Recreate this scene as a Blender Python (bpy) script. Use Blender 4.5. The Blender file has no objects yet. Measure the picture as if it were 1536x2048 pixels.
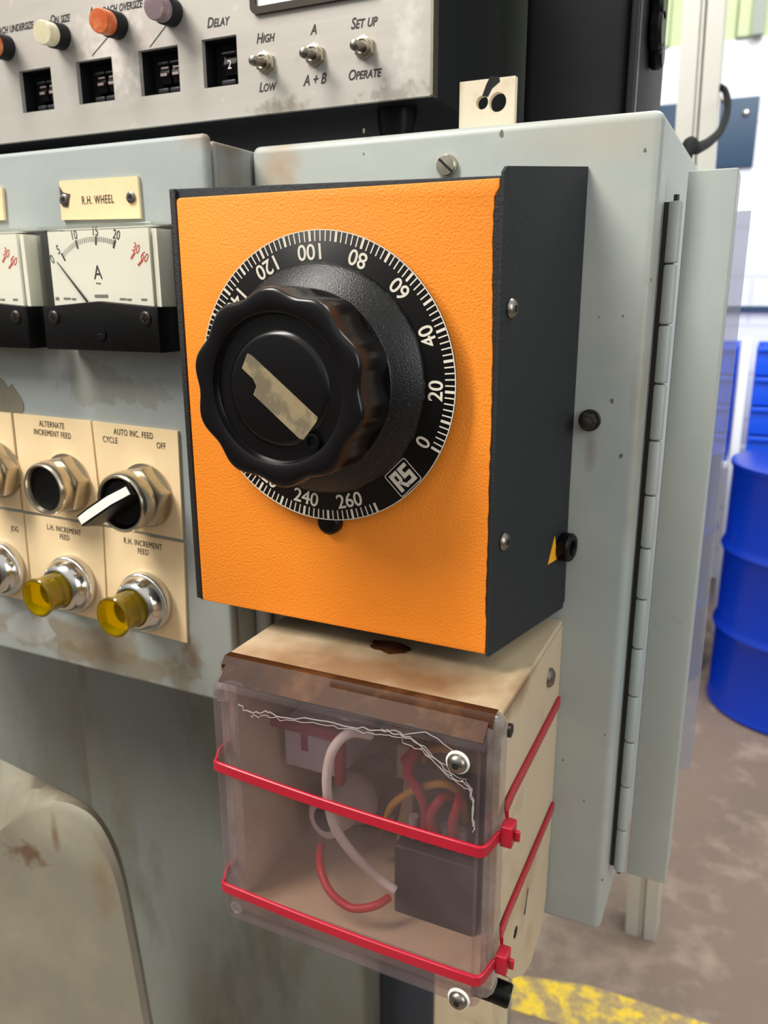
import bpy, bmesh, math, random
from mathutils import Vector, Matrix, noise
random.seed(7)
PI = math.pi
sc = bpy.context.scene
COL = sc.collection

# ------------------------------------------------------------------ camera
def cam_axes(yaw, pitch, roll):
    cy, sy, cp, sp, cr, sr = math.cos(yaw), math.sin(yaw), math.cos(pitch), math.sin(pitch), math.cos(roll), math.sin(roll)
    f = Vector((sy*cp, cy*cp, sp)); rt = Vector((cy, -sy, 0)); up = rt.cross(f)
    return rt*cr + up*sr, up*cr - rt*sr, f
F = 1611.24
CX, CU, CF = cam_axes(-0.43818844, -0.26465725, -0.00377612)
CAM = Vector((0.09893, -0.32119, 0.15701))
cd = bpy.data.cameras.new('camera'); cam = bpy.data.objects.new('camera', cd); COL.objects.link(cam)
cd.sensor_fit = 'AUTO'; cd.sensor_width = 36.0; cd.lens = 36.0*F/2048.0
cd.clip_start = 0.01; cd.clip_end = 60
cam.matrix_world = Matrix(((CX.x, CU.x, -CF.x, CAM.x), (CX.y, CU.y, -CF.y, CAM.y), (CX.z, CU.z, -CF.z, CAM.z), (0, 0, 0, 1)))
cd.dof.use_dof = True; cd.dof.focus_distance = 0.345; cd.dof.aperture_fstop = 15
sc.camera = cam

# ------------------------------------------------------------------ light
sc.view_settings.view_transform = 'Standard'; sc.view_settings.look = 'None'
sc.view_settings.gamma = 1.0; sc.view_settings.use_curve_mapping = False
sc.view_settings.exposure = 0.38
W = bpy.data.worlds.new('workshop'); sc.world = W; W.use_nodes = True
nt = W.node_tree; nt.nodes.clear()
wo = nt.nodes.new('ShaderNodeOutputWorld'); wb = nt.nodes.new('ShaderNodeBackground')
tc = nt.nodes.new('ShaderNodeTexCoord'); sx = nt.nodes.new('ShaderNodeSeparateXYZ'); rp = nt.nodes.new('ShaderNodeValToRGB')
mr = nt.nodes.new('ShaderNodeMapRange'); mr.inputs[1].default_value = -1; mr.inputs[2].default_value = 1
nt.links.new(tc.outputs['Generated'], sx.inputs[0]); nt.links.new(sx.outputs[2], mr.inputs[0]); nt.links.new(mr.outputs[0], rp.inputs[0])
nt.links.new(rp.outputs[0], wb.inputs[0]); nt.links.new(wb.outputs[0], wo.inputs[0])
cr = rp.color_ramp
cr.elements[0].position = 0.30; cr.elements[0].color = (0.10, 0.09, 0.08, 1)
cr.elements[1].position = 0.75; cr.elements[1].color = (0.95, 0.95, 0.92, 1)
e = cr.elements.new(0.5); e.color = (0.24, 0.24, 0.24, 1)
wb.inputs[1].default_value = 0.62

def area(name, loc, target, sx_, sy_, power, color=(1, 1, 1)):
    l = bpy.data.lights.new(name, 'AREA'); l.shape = 'RECTANGLE'; l.size = sx_; l.size_y = sy_; l.energy = power; l.color = color
    o = bpy.data.objects.new(name, l); COL.objects.link(o); o.location = loc
    o.rotation_euler = (Vector(target) - Vector(loc)).to_track_quat('-Z', 'Y').to_euler()
    return o
area('ceiling_strip_light', (-1.20, -1.25, 2.35), (-0.1, 0.05, 0.0), 0.55, 1.9, 93, (1.0, 0.965, 0.90))
area('right_fill', (2.6, -0.9, 0.9), (0.05, 0.1, -0.1), 1.2, 1.6, 22, (0.93, 0.97, 1.0))  # added cool fill from the right, standing in for unseen windows
area('ceiling_bay_light', (0.5, 1.7, 2.6), (0.0, 3.2, -0.3), 1.4, 1.4, 75, (0.97, 0.99, 1.0))

# ------------------------------------------------------------------ pixel -> point on a real plane (photo frame 1536 x 2048)
def ray(px, py):
    return CX*((px-768)/F) - CU*((py-1024)/F) + CF
def at(px, py, Y):
    r = ray(px, py); return CAM + r*((Y-CAM.y)/r.y)
def atx(px, py, X):
    r = ray(px, py); return CAM + r*((X-CAM.x)/r.x)
def atz(px, py, Z):
    r = ray(px, py); return CAM + r*((Z-CAM.z)/r.z)
def atp(px, py, p0, n):
    r = ray(px, py); return CAM + r*((Vector(p0)-CAM).dot(n)/r.dot(n))

# ------------------------------------------------------------------ mesh builder
class B:
    def __init__(s): s.bm = bmesh.new()
    def _merge(s, t):
        m = bpy.data.meshes.new('tmp'); t.to_mesh(m); t.free(); s.bm.from_mesh(m); bpy.data.meshes.remove(m)
    def poly8(s, v, bev=0, seg=3, only=None):
        t = bmesh.new(); vs = [t.verts.new(p) for p in v]
        for f in ((0,1,2,3),(7,6,5,4),(0,4,5,1),(1,5,6,2),(2,6,7,3),(3,7,4,0)): t.faces.new([vs[i] for i in f])
        bmesh.ops.recalc_face_normals(t, faces=t.faces)
        if bev:
            ed = [e for e in t.edges if (only is None or only(e))]
            bmesh.ops.bevel(t, geom=ed, offset=bev, segments=seg, profile=0.5, affect='EDGES', clamp_overlap=True)
        s._merge(t); return s
    def box(s, x0, x1, y0, y1, z0, z1, bev=0, seg=3, only=None):
        return s.poly8([(x0,y0,z0),(x1,y0,z0),(x1,y0,z1),(x0,y0,z1),(x0,y1,z0),(x1,y1,z0),(x1,y1,z1),(x0,y1,z1)], bev, seg, only)
    def lathe(s, prof, c=(0,0,0), axis=(0,-1,0), seg=40, rfun=None, caps=True):
        a = Vector(axis).normalized(); h = Vector((0,0,1)) if abs(a.z) < .9 else Vector((1,0,0))
        u = h.cross(a).normalized(); v = a.cross(u)
        if abs(a.z) < .9:
            pass
        c = Vector(c); t = bmesh.new(); rings = []
        for r, hh in prof:
            ring = []
            for i in range(seg):
                th = 2*PI*i/seg; rr = rfun(th, r, hh) if rfun else r
                ring.append(t.verts.new(c + u*(rr*math.cos(th)) + v*(rr*math.sin(th)) + a*hh))
            rings.append(ring)
        for k in range(len(rings)-1):
            for i in range(seg):
                j = (i+1) % seg
                t.faces.new((rings[k][i], rings[k][j], rings[k+1][j], rings[k+1][i]))
        if caps:
            t.faces.new(rings[0][::-1]); t.faces.new(rings[-1])
        bmesh.ops.recalc_face_normals(t, faces=t.faces)
        s._merge(t); return s
    def cyl(s, c, axis, r, L, seg=32, bev=0):
        if bev: return s.lathe([(r,0),(r,L-bev),(r-bev*.3,L-bev*.3),(r-bev,L)], c, axis, seg)
        return s.lathe([(r,0),(r,L)], c, axis, seg)
    def prism(s, pts, y0, y1, bev=0):
        "2D outline in X,Z pulled from y0 to y1"
        t = bmesh.new()
        a = [t.verts.new((p[0], y0, p[1])) for p in pts]; b = [t.verts.new((p[0], y1, p[1])) for p in pts]
        t.faces.new(a); t.faces.new(b[::-1]); n = len(pts)
        for i in range(n): t.faces.new((a[i], b[i], b[(i+1) % n], a[(i+1) % n]))
        bmesh.ops.recalc_face_normals(t, faces=t.faces)
        if bev:
            ed = [e for e in t.edges if abs(e.verts[0].co.y-y0) < 1e-7 and abs(e.verts[1].co.y-y0) < 1e-7]
            bmesh.ops.bevel(t, geom=ed, offset=bev, segments=2, profile=.5, affect='EDGES', clamp_overlap=True)
        s._merge(t); return s
    def slab(s, pts, d):
        "3D outline pulled along vector d"
        t = bmesh.new(); d = Vector(d)
        a = [t.verts.new(Vector(p)) for p in pts]; b = [t.verts.new(Vector(p)+d) for p in pts]
        t.faces.new(a); t.faces.new(b[::-1]); n = len(pts)
        for i in range(n): t.faces.new((a[i], b[i], b[(i+1) % n], a[(i+1) % n]))
        bmesh.ops.recalc_face_normals(t, faces=t.faces); s._merge(t); return s
    def loft(s, profs, close=True, caps=True):
        t = bmesh.new(); R = [[t.verts.new(p) for p in pr] for pr in profs]; n = len(R[0])
        for k in range(len(R)-1):
            for i in range(n if close else n-1):
                j = (i+1) % n; t.faces.new((R[k][i], R[k][j], R[k+1][j], R[k+1][i]))
        if caps: t.faces.new(R[0][::-1]); t.faces.new(R[-1])
        bmesh.ops.recalc_face_normals(t, faces=t.faces); s._merge(t); return s
    def tube(s, pts, r, seg=12, smooth=6):
        P = spline(pts, smooth) if smooth else [Vector(p) for p in pts]
        t = bmesh.new(); rings = []; up = Vector((0.13, 0.21, 1)).normalized()
        for i, p in enumerate(P):
            d = (P[min(i+1, len(P)-1)]-P[max(i-1, 0)]).normalized()
            u = up - d*up.dot(d)
            if u.length < .05: u = Vector((1,0,0)) - d*d.x
            u.normalize(); v = d.cross(u); up = u
            rings.append([t.verts.new(p + u*(r*math.cos(2*PI*k/seg)) + v*(r*math.sin(2*PI*k/seg))) for k in range(seg)])
        for a, b in zip(rings, rings[1:]):
            for i in range(seg): t.faces.new((a[i], a[(i+1) % seg], b[(i+1) % seg], b[i]))
        t.faces.new(rings[0][::-1]); t.faces.new(rings[-1])
        bmesh.ops.recalc_face_normals(t, faces=t.faces); s._merge(t); return s
    def strap(s, pts, width, thick):
        "flat band standing upright: width along Z, thickness to the outside of the path"
        P = [Vector(p) for p in pts]; profs = []
        for i, p in enumerate(P):
            d = (P[min(i+1, len(P)-1)]-P[max(i-1, 0)]); d.z = 0; d.normalize()
            n = Vector((d.y, -d.x, 0)); w = Vector((0, 0, width/2)); b = thick*.3
            profs.append([p-w, p-w+n*(thick-b), p-w*.85+n*thick, p+w*.85+n*thick, p+w+n*(thick-b), p+w])
        return s.loft(profs)
    def text(s, body, size, x, z, y, ang=0.0, sxx=1.0, shear=0.0, caps=False, space=1.0, bold=0.0):
        c = bpy.data.curves.new('lettering', 'FONT'); c.body = body; c.size = size; c.align_x = 'CENTER'; c.align_y = 'CENTER'
        c.shear = shear; c.space_character = space; c.extrude = 0.00006; c.resolution_u = 4; c.offset = bold
        if caps:
            c.small_caps_scale = 0.78
            for i, ch in enumerate(body):
                c.body_format[i].use_small_caps = ch.islower()
        o = bpy.data.objects.new('lettering_tmp', c); COL.objects.link(o)
        dg = bpy.context.evaluated_depsgraph_get(); m = bpy.data.meshes.new_from_object(o.evaluated_get(dg))
        ca, sa = math.cos(ang), math.sin(ang)
        for v in m.vertices:
            px, pz, e_ = v.co.x*sxx, v.co.y, v.co.z
            v.co = (x + px*ca - pz*sa, y - e_, z + px*sa + pz*ca)
        s.bm.from_mesh(m); bpy.data.meshes.remove(m); bpy.data.objects.remove(o); bpy.data.curves.remove(c); return s
    def ring(s, x, z, y, r0, r1, d=.0002, seg=64, a0=0, a1=2*PI):
        full = abs(a1-a0-2*PI) < 1e-6; n = seg
        t = bmesh.new(); lst = []
        for i in range(n if full else n+1):
            th = a0+(a1-a0)*i/n; cs, sn = math.cos(th), math.sin(th)
            lst.append([t.verts.new((x+r*cs, yy, z+r*sn)) for r, yy in ((r0,y),(r1,y),(r1,y-d),(r0,y-d))])
        m = len(lst)
        for i in range(m if full else m-1):
            j = (i+1) % m
            for k in range(4): t.faces.new((lst[i][k], lst[j][k], lst[j][(k+1) % 4], lst[i][(k+1) % 4]))
        if not full: t.faces.new(lst[0]); t.faces.new(lst[-1][::-1])
        bmesh.ops.recalc_face_normals(t, faces=t.faces); s._merge(t); return s

def spline(pts, n):
    P = [Vector(p) for p in pts]; out = []
    for i in range(len(P)-1):
        p0, p1, p2, p3 = P[max(i-1,0)], P[i], P[i+1], P[min(i+2,len(P)-1)]
        for k in range(n):
            t = k/n
            out.append(0.5*((2*p1)+(p2-p0)*t+(2*p0-5*p1+4*p2-p3)*t*t+(3*p1-p0-3*p2+p3)*t**3))
    out.append(P[-1]); return out
def rrect(x0, x1, z0, z1, r, n=6):
    pts = []
    for cx, cz, a in ((x1-r,z1-r,0),(x0+r,z1-r,PI/2),(x0+r,z0+r,PI),(x1-r,z0+r,1.5*PI)):
        for k in range(n+1):
            t = a+PI/2*k/n; pts.append((cx+r*math.cos(t), cz+r*math.sin(t)))
    return pts
def hexr(r, n=6, a=0.0):
    return [(r*math.cos(2*PI*k/n+a), r*math.sin(2*PI*k/n+a)) for k in range(n)]

# ------------------------------------------------------------------ objects
OFF = {}
def thing(name, label, cat, loc=(0,0,0), group=None, kind=None):
    o = bpy.data.objects.new(name, None); COL.objects.link(o); o.location = loc; o.empty_display_size = .01
    o['label'] = label; o['category'] = cat
    if group: o['group'] = group
    if kind: o['kind'] = kind
    OFF[o.name] = Vector(loc); return o
def obj(name, b, m, parent=None, label=None, world=True, ang=38):
    "ONE mesh object; world=True: the shape is in world coordinates and is shifted into its thing's space"
    me = bpy.data.meshes.new(name)
    off = OFF.get(parent.name, Vector((0,0,0))) if (parent and world) else Vector((0,0,0))
    if off.length: bmesh.ops.translate(b.bm, vec=-off, verts=b.bm.verts)
    b.bm.to_mesh(me); b.bm.free()
    for p in me.polygons: p.use_smooth = True
    me.set_sharp_from_angle(angle=math.radians(ang))
    me.materials.append(m)
    o = bpy.data.objects.new(name, me); COL.objects.link(o)
    if parent: o.parent = parent
    OFF[o.name] = off
    if label: o['label'] = label
    return o
def tag(o, label, cat, group=None, kind=None):
    o['label'] = label; o['category'] = cat
    if group: o['group'] = group
    if kind: o['kind'] = kind
    return o
def struct(name, b, m, label, cat):
    o = obj(name, b, m); tag(o, label, cat, kind='structure'); return o
def dup(root, loc, label=None, group=None):
    r = root.copy(); COL.objects.link(r); r.location = loc
    if label: r['label'] = label
    if group: r['group'] = group
    for ch in list(root.children):
        c = ch.copy(); COL.objects.link(c); c.parent = r
        for g in list(ch.children):
            d = g.copy(); COL.objects.link(d); d.parent = c
    return r

# ------------------------------------------------------------------ materials
def lin(c):
    return tuple(((x/255)/12.92 if x/255 <= .04045 else ((x/255+.055)/1.055)**2.4) for x in c)
def mat(name, rgb, rough=.5, metal=0.0, bump=None, layers=(), coat=0.0, spec=.5, spots=(), org=(0,0,0)):
    """layers: (rgb, scale, low, high, amount, stretch xyz, detail) stains that follow a noise; bump: (scale, strength, distance)"""
    m = bpy.data.materials.new(name); m.use_nodes = True; n = m.node_tree.nodes; L = m.node_tree.links
    p = n['Principled BSDF']; p.inputs['Roughness'].default_value = rough; p.inputs['Metallic'].default_value = metal
    p.inputs['Coat Weight'].default_value = coat; p.inputs['Specular IOR Level'].default_value = spec
    col = lin(rgb)+(1,); p.inputs['Base Color'].default_value = col
    co = n.new('ShaderNodeTexCoord').outputs['Object']; cur = None
    def mapped(st):
        if st is None: return co
        mp = n.new('ShaderNodeMapping'); mp.inputs['Scale'].default_value = st; L.new(co, mp.inputs[0]); return mp.outputs[0]
    for k, ly in enumerate(layers):
        c2, scl, lo, hi, amt = ly[:5]; st = ly[5] if len(ly) > 5 else None; det = ly[6] if len(ly) > 6 else 6
        nz = n.new('ShaderNodeTexNoise'); nz.inputs['Scale'].default_value = scl; nz.inputs['Detail'].default_value = det; nz.inputs['Roughness'].default_value = .62
        L.new(mapped(st), nz.inputs['Vector'])
        r = n.new('ShaderNodeMapRange'); r.inputs[1].default_value = lo; r.inputs[2].default_value = hi; r.inputs[4].default_value = amt
        L.new(nz.outputs[0], r.inputs[0])
        mx = n.new('ShaderNodeMix'); mx.data_type = 'RGBA'; L.new(r.outputs[0], mx.inputs[0])
        if cur: L.new(cur, mx.inputs[6])
        else: mx.inputs[6].default_value = col
        mx.inputs[7].default_value = lin(c2)+(1,); cur = mx.outputs[2]
    for (c2, ctr, rad, nsc, nk, lo, hi, amt) in spots:
        vs = n.new('ShaderNodeVectorMath'); vs.operation = 'SUBTRACT'; L.new(co, vs.inputs[0]); vs.inputs[1].default_value = Vector(ctr)-Vector(org)
        vd = n.new('ShaderNodeVectorMath'); vd.operation = 'DIVIDE'; L.new(vs.outputs[0], vd.inputs[0]); vd.inputs[1].default_value = rad
        ln = n.new('ShaderNodeVectorMath'); ln.operation = 'LENGTH'; L.new(vd.outputs[0], ln.inputs[0])
        nz = n.new('ShaderNodeTexNoise'); nz.inputs['Scale'].default_value = nsc; nz.inputs['Detail'].default_value = 5; L.new(co, nz.inputs['Vector'])
        a = n.new('ShaderNodeMath'); a.operation = 'MULTIPLY_ADD'; L.new(nz.outputs[0], a.inputs[0]); a.inputs[1].default_value = nk; a.inputs[2].default_value = 1-nk*.5
        sb = n.new('ShaderNodeMath'); sb.operation = 'SUBTRACT'; L.new(a.outputs[0], sb.inputs[0]); L.new(ln.outputs[1] if 'Value' not in ln.outputs else ln.outputs['Value'], sb.inputs[1])
        r = n.new('ShaderNodeMapRange'); r.inputs[1].default_value = lo; r.inputs[2].default_value = hi; r.inputs[4].default_value = amt; L.new(sb.outputs[0], r.inputs[0])
        mx = n.new('ShaderNodeMix'); mx.data_type = 'RGBA'; L.new(r.outputs[0], mx.inputs[0])
        if cur: L.new(cur, mx.inputs[6])
        else: mx.inputs[6].default_value = col
        mx.inputs[7].default_value = lin(c2)+(1,); cur = mx.outputs[2]
    if cur: L.new(cur, p.inputs['Base Color'])
    if bump:
        nz = n.new('ShaderNodeTexNoise'); nz.inputs['Scale'].default_value = bump[0]; nz.inputs['Detail'].default_value = 3
        L.new(mapped(bump[3] if len(bump) > 3 else None), nz.inputs['Vector'])
        bp = n.new('ShaderNodeBump'); bp.inputs['Strength'].default_value = bump[1]; bp.inputs['Distance'].default_value = bump[2]
        L.new(nz.outputs[0], bp.inputs['Height']); L.new(bp.outputs[0], p.inputs['Normal'])
    return m
def clear(name, tint, milk, milk_rgb, rough=.08, smear=None):
    "clear plastic sheet: see-through body, clear-coat reflection, a share of milky scatter"
    m = bpy.data.materials.new(name); m.use_nodes = True; n = m.node_tree.nodes; L = m.node_tree.links; n.clear()
    out = n.new('ShaderNodeOutputMaterial'); tr = n.new('ShaderNodeBsdfTransparent'); tr.inputs[0].default_value = lin(tint)+(1,)
    df = n.new('ShaderNodeBsdfDiffuse'); df.inputs[0].default_value = lin(milk_rgb)+(1,)
    tl = n.new('ShaderNodeBsdfTranslucent'); tl.inputs[0].default_value = lin(milk_rgb)+(1,)
    m0 = n.new('ShaderNodeMixShader'); m0.inputs[0].default_value = .5; L.new(df.outputs[0], m0.inputs[1]); L.new(tl.outputs[0], m0.inputs[2])
    m1 = n.new('ShaderNodeMixShader'); m1.inputs[0].default_value = milk; L.new(tr.outputs[0], m1.inputs[1]); L.new(m0.outputs[0], m1.inputs[2])
    if smear:
        co = n.new('ShaderNodeTexCoord'); nz = n.new('ShaderNodeTexNoise'); nz.inputs['Scale'].default_value = smear[0]; nz.inputs['Detail'].default_value = 5
        L.new(co.outputs['Object'], nz.inputs['Vector']); r = n.new('ShaderNodeMapRange'); r.inputs[1].default_value = .3; r.inputs[2].default_value = .75
        r.inputs[3].default_value = max(0, milk-smear[1]); r.inputs[4].default_value = milk+smear[1]; L.new(nz.outputs[0], r.inputs[0]); L.new(r.outputs[0], m1.inputs[0])
    gl = n.new('ShaderNodeBsdfGlossy'); gl.inputs['Roughness'].default_value = rough
    fr = n.new('ShaderNodeFresnel'); fr.inputs[0].default_value = 1.5
    ge = n.new('ShaderNodeNewGeometry'); mt = n.new('ShaderNodeMath'); mt.operation = 'SUBTRACT'; mt.inputs[0].default_value = 1.0; L.new(ge.outputs['Backfacing'], mt.inputs[1])
    mm = n.new('ShaderNodeMath'); mm.operation = 'MULTIPLY'; L.new(fr.outputs[0], mm.inputs[0]); L.new(mt.outputs[0], mm.inputs[1])
    m2 = n.new('ShaderNodeMixShader'); L.new(mm.outputs[0], m2.inputs[0]); L.new(m1.outputs[0], m2.inputs[1]); L.new(gl.outputs[0], m2.inputs[2])
    L.new(m2.outputs[0], out.inputs[0]); return m

PAINT = (166, 172, 166)
CAB0, DOOR0, JB0, BED0 = (-.06, .18, -.2), (-.4, .09, -.084), (-.053, .03, -.152), (0, 0, 0)
M = dict(
 paint=mat('grey_green_paint', PAINT, .42, bump=(90,.12,.001), layers=[((196,194,182),9,.45,.72,.5),((160,172,174),16,.5,.66,.4,(1,1,.5)),((120,98,66),30,.68,.82,.45),((70,62,52),160,.745,.79,.8)], org=CAB0,
   spots=[((170,134,92),(-.150,.08,.222),(.022,.03,.022),70,1.2,.2,.9,.75),((136,122,100),at(1180,900,.08),(.004,.02,.017),120,.8,.1,.9,.55),((176,168,150),(.02,.08,.225),(.06,.03,.016),60,1.2,.1,.9,.5),((140,122,92),(.047,.08,.10),(.006,.02,.12),50,1.2,.1,.9,.5)]),
 paint_worn_shaded=mat('worn_shaded_grey_paint', (154,161,158), .5, bump=(90,.12,.001), layers=[((176,178,170),11,.45,.66,.5),((112,96,70),34,.69,.82,.4)], org=DOOR0,
   spots=[((146,146,136),at(190,765,.04),(.045,.03,.020),55,1.8,.30,.36,.85),((146,146,136),at(300,790,.04),(.022,.03,.010),120,2.4,.30,.36,.7),((150,150,140),at(40,690,.04),(.03,.03,.012),90,2.0,.25,.35,.6),
    ((196,200,194),at(110,720,.04),(.014,.03,.016),70,.9,.1,.5,.6),((142,128,104),at(150,1275,.04),(.11,.03,.018),45,1.8,.2,.5,.75),((190,196,196),at(60,1255,.04),(.03,.03,.014),60,1.6,.2,.3,.5),((120,92,58),at(385,1310,.04),(.010,.02,.018),120,1.5,.1,.8,.75),((150,120,84),at(420,275,.05),(.02,.05,.012),80,1.5,.2,.9,.5),((92,80,62),(-.169,.065,.215),(.012,.035,.09),40,1.0,.1,.8,.7),((130,112,80),at(250,1330,.04),(.12,.03,.016),60,2.0,.3,.6,.6)]),  # brown-grey spot on the right side face is painted shade; the rest is wear
 paint_dark=mat('dark_inner_paint', (120,114,98), .6, layers=[((86,80,66),20,.45,.7,.7)]),  # dark brown tone of the chips, the peeled patch and the lug slot
 base=mat('machine_base_paint', (140,144,136), .6, bump=(40,.1,.002), layers=[((122,110,86),7,.42,.68,.75,(1,1,.4)),((78,68,50),11,.55,.76,.7,(1,1,.35)),((45,36,28),90,.73,.8,.6)]),
 hood=mat('hood_paint', (130,124,108), .55, bump=(40,.1,.002), layers=[((160,150,126),10,.45,.7,.6),((104,92,68),12,.52,.72,.7,(1,1,.35)),((70,48,30),60,.7,.8,.6,(1,1,.5))], spots=[((92,64,40),at(60,1700,0),(.035,.03,.014),80,2.2,.3,.8,.85),((92,64,40),at(120,1660,0),(.006,.03,.022),60,1.0,.2,.8,.7),((120,100,70),at(215,1760,0),(.014,.03,.05),60,1.2,.2,.9,.6)]),
 orange=mat('orange_crinkle_paint', (255,146,34), .55, bump=(900,.42,.0009), layers=[((236,120,22),12,.5,.75,.3),((120,60,20),330,.765,.79,.8)]),
 cover=mat('charcoal_crinkle_paint', (40,43,45), .65, spec=.3, bump=(650,.35,.0008), layers=[((96,98,96),420,.75,.79,.6)]),
 edge=mat('bare_dark_edge', (30,26,24), .6, bump=(900,.4,.0008)),
 dial=mat('dial_gloss_black', (13,11,10), .35, spec=.2, layers=[((60,54,48),260,.72,.8,.4)]),
 knob=mat('bakelite', (12,10,10), .24, spec=.4, bump=(120,.06,.0006), layers=[((70,66,60),500,.73,.8,.35)]),
 skirt=mat('dusty_bakelite', (15,14,14), .34, spec=.4, bump=(1300,.5,.0004), layers=[((96,96,98),1000,.58,.74,.6)]),
 gold=mat('aged_brass_strip', (150,134,102), .45, layers=[((106,98,80),60,.48,.56,.8),((150,112,62),90,.6,.75,.6)]),
 mark=mat('cream_marking', (226,218,200), .6),
 blackink=mat('black_ink', (40,36,34), .6), redink=mat('red_ink', (214,78,62), .6), greyink=mat('grey_ink', (128,124,120), .6),
 cream=mat('cream_plastic', (222,204,166), .45, bump=(30,.05,.001), layers=[((198,170,124),14,.45,.75,.6),((90,66,40),220,.72,.78,.6)]),
 legend=mat('cream_legend_plate', (246,218,172), .38, layers=[((216,184,136),18,.45,.75,.6),((130,96,60),130,.7,.8,.4)]),
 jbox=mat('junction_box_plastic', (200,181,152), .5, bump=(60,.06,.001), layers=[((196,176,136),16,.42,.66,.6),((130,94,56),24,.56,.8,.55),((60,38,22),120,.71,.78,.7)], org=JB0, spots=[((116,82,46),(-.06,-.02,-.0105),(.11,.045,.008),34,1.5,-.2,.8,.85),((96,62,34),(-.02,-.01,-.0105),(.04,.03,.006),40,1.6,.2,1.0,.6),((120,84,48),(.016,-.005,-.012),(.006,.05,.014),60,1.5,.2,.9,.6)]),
 stain=mat('sticky_brown_oil', (66,38,20), .4, bump=(160,.18,.0008), layers=[((112,74,44),45,.5,.72,.7),((30,17,10),26,.48,.68,.7)], spec=.10),
 chrome=mat('chrome', (214,212,206), .16, 1.0), nickel=mat('nickel', (200,190,170), .28, 1.0, layers=[((150,130,96),60,.5,.75,.5)]),
 steel=mat('steel_screw', (150,144,134), .32, 1.0, layers=[((90,78,62),300,.5,.7,.5)]),
 darksteel=mat('oily_steel', (70,64,58), .4, .8),
 black=mat('black_plastic', (11,10,10), .38, spec=.22), matte=mat('matt_black_metal', (22,23,26), .55, spec=.25, layers=[((120,112,100),110,.74,.79,.6)]), pitch=mat('dark_recess', (10,10,10), .8),
 enclosure=mat('charcoal_machine_casing', (34,36,40), .42, spec=.35, bump=(300,.1,.0006), layers=[((58,54,54),3,.4,.7,.6)]),
 alu=mat('brushed_face', (196,190,182), .42, .35, bump=(160,.15,.0004,(.04,1,1)), layers=[((172,164,152),24,.4,.7,.6,(.15,1,1)),((112,100,78),40,.66,.78,.5),((226,214,208),90,.6,.72,.45)], org=(-.35,.09,.2357), spots=[((246,234,228),at(225,100,.09),(.035,.02,.030),170,2.2,.1,1.0,.6),((120,106,84),at(560,215,.09),(.03,.02,.008),160,2.0,.3,.8,.6),((130,122,108),at(790,190,.09),(.03,.02,.010),200,2.4,.35,.7,.5),((232,224,218),at(815,80,.09),(.010,.02,.03),170,2.2,.1,1.0,.5)]),  # pale pinkish spots paint reflections into the face; the darker spots are dirt
 alupost=mat('anodised_aluminium', (214,212,204), .4, .3),
 white=mat('white_card', (248,245,236), .6), bracket=mat('cream_bracket_metal', (224,210,184), .5, layers=[((196,160,110),60,.5,.7,.6),((110,84,60),170,.7,.76,.7)]),
 red=mat('red_nylon', (176,20,44), .3, layers=[((196,60,66),700,.6,.7,.25)]), redwire=mat('red_wire', (190,34,40), .45), yellow=mat('yellow_wire', (214,160,30), .45), whitewire=mat('white_cable', (236,228,218), .5, bump=(900,.3,.0005)), brownwire=mat('brown_wire', (90,60,36), .5), greywire=mat('grey_ferrule', (170,164,160), .5),
 terminal=mat('dark_terminal', (44,36,40), .5), relayred=mat('relay_red', (150,30,44), .5), relaywhite=mat('relay_white', (206,204,212), .5),
 sticker=mat('yellow_sticker', (246,176,34), .5), barrel=mat('blue_drum_paint', (2,50,172), .3), bin_=mat('blue_bin_plastic', (20,86,226), .4), rack=mat('white_rack_paint', (236,238,240), .5),
 plate=mat('navy_steel_plate', (44,72,98), .5), cable=mat('black_cable', (18,18,21), .75, spec=.08), knav=mat('dark_blue_panel', (62,68,78), .5),
 capo=mat('orange_lens', (206,96,44), .35, layers=[((236,160,110),150,.45,.65,.7)]), capc=mat('cream_lens', (222,212,176), .4, layers=[((240,232,214),150,.5,.6,.6)]), capv=mat('mauve_lens', (132,112,116), .4, layers=[((176,150,150),150,.5,.65,.6)]),
 redlens=mat('dull_red_lens', (110,60,56), .35),
 digit=mat('digit_grey', (170,150,146), .5),
)
def lens_mat():
    m = bpy.data.materials.new('amber_lens'); m.use_nodes = True; p = m.node_tree.nodes['Principled BSDF']
    p.inputs['Base Color'].default_value = lin((212,182,0))+(1,); p.inputs['Transmission Weight'].default_value = .85; p.inputs['Roughness'].default_value = .12; p.inputs['IOR'].default_value = 1.45
    return m
M['amber'] = lens_mat()
M['lid'] = clear('smoky_clear_lid', (243,237,238), .105, (184,168,172), .07, (26,.06))
M['flange'] = clear('clear_flange', (240,234,230), .30, (214,210,204), .1, (70,.25))
M['meterglass'] = clear('meter_cover_glass', (253,253,250), .01, (220,220,215), .06)
M['sheet'] = clear('milky_edge_sheet', (240,240,246), .32, (200,200,206), .2)

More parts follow.
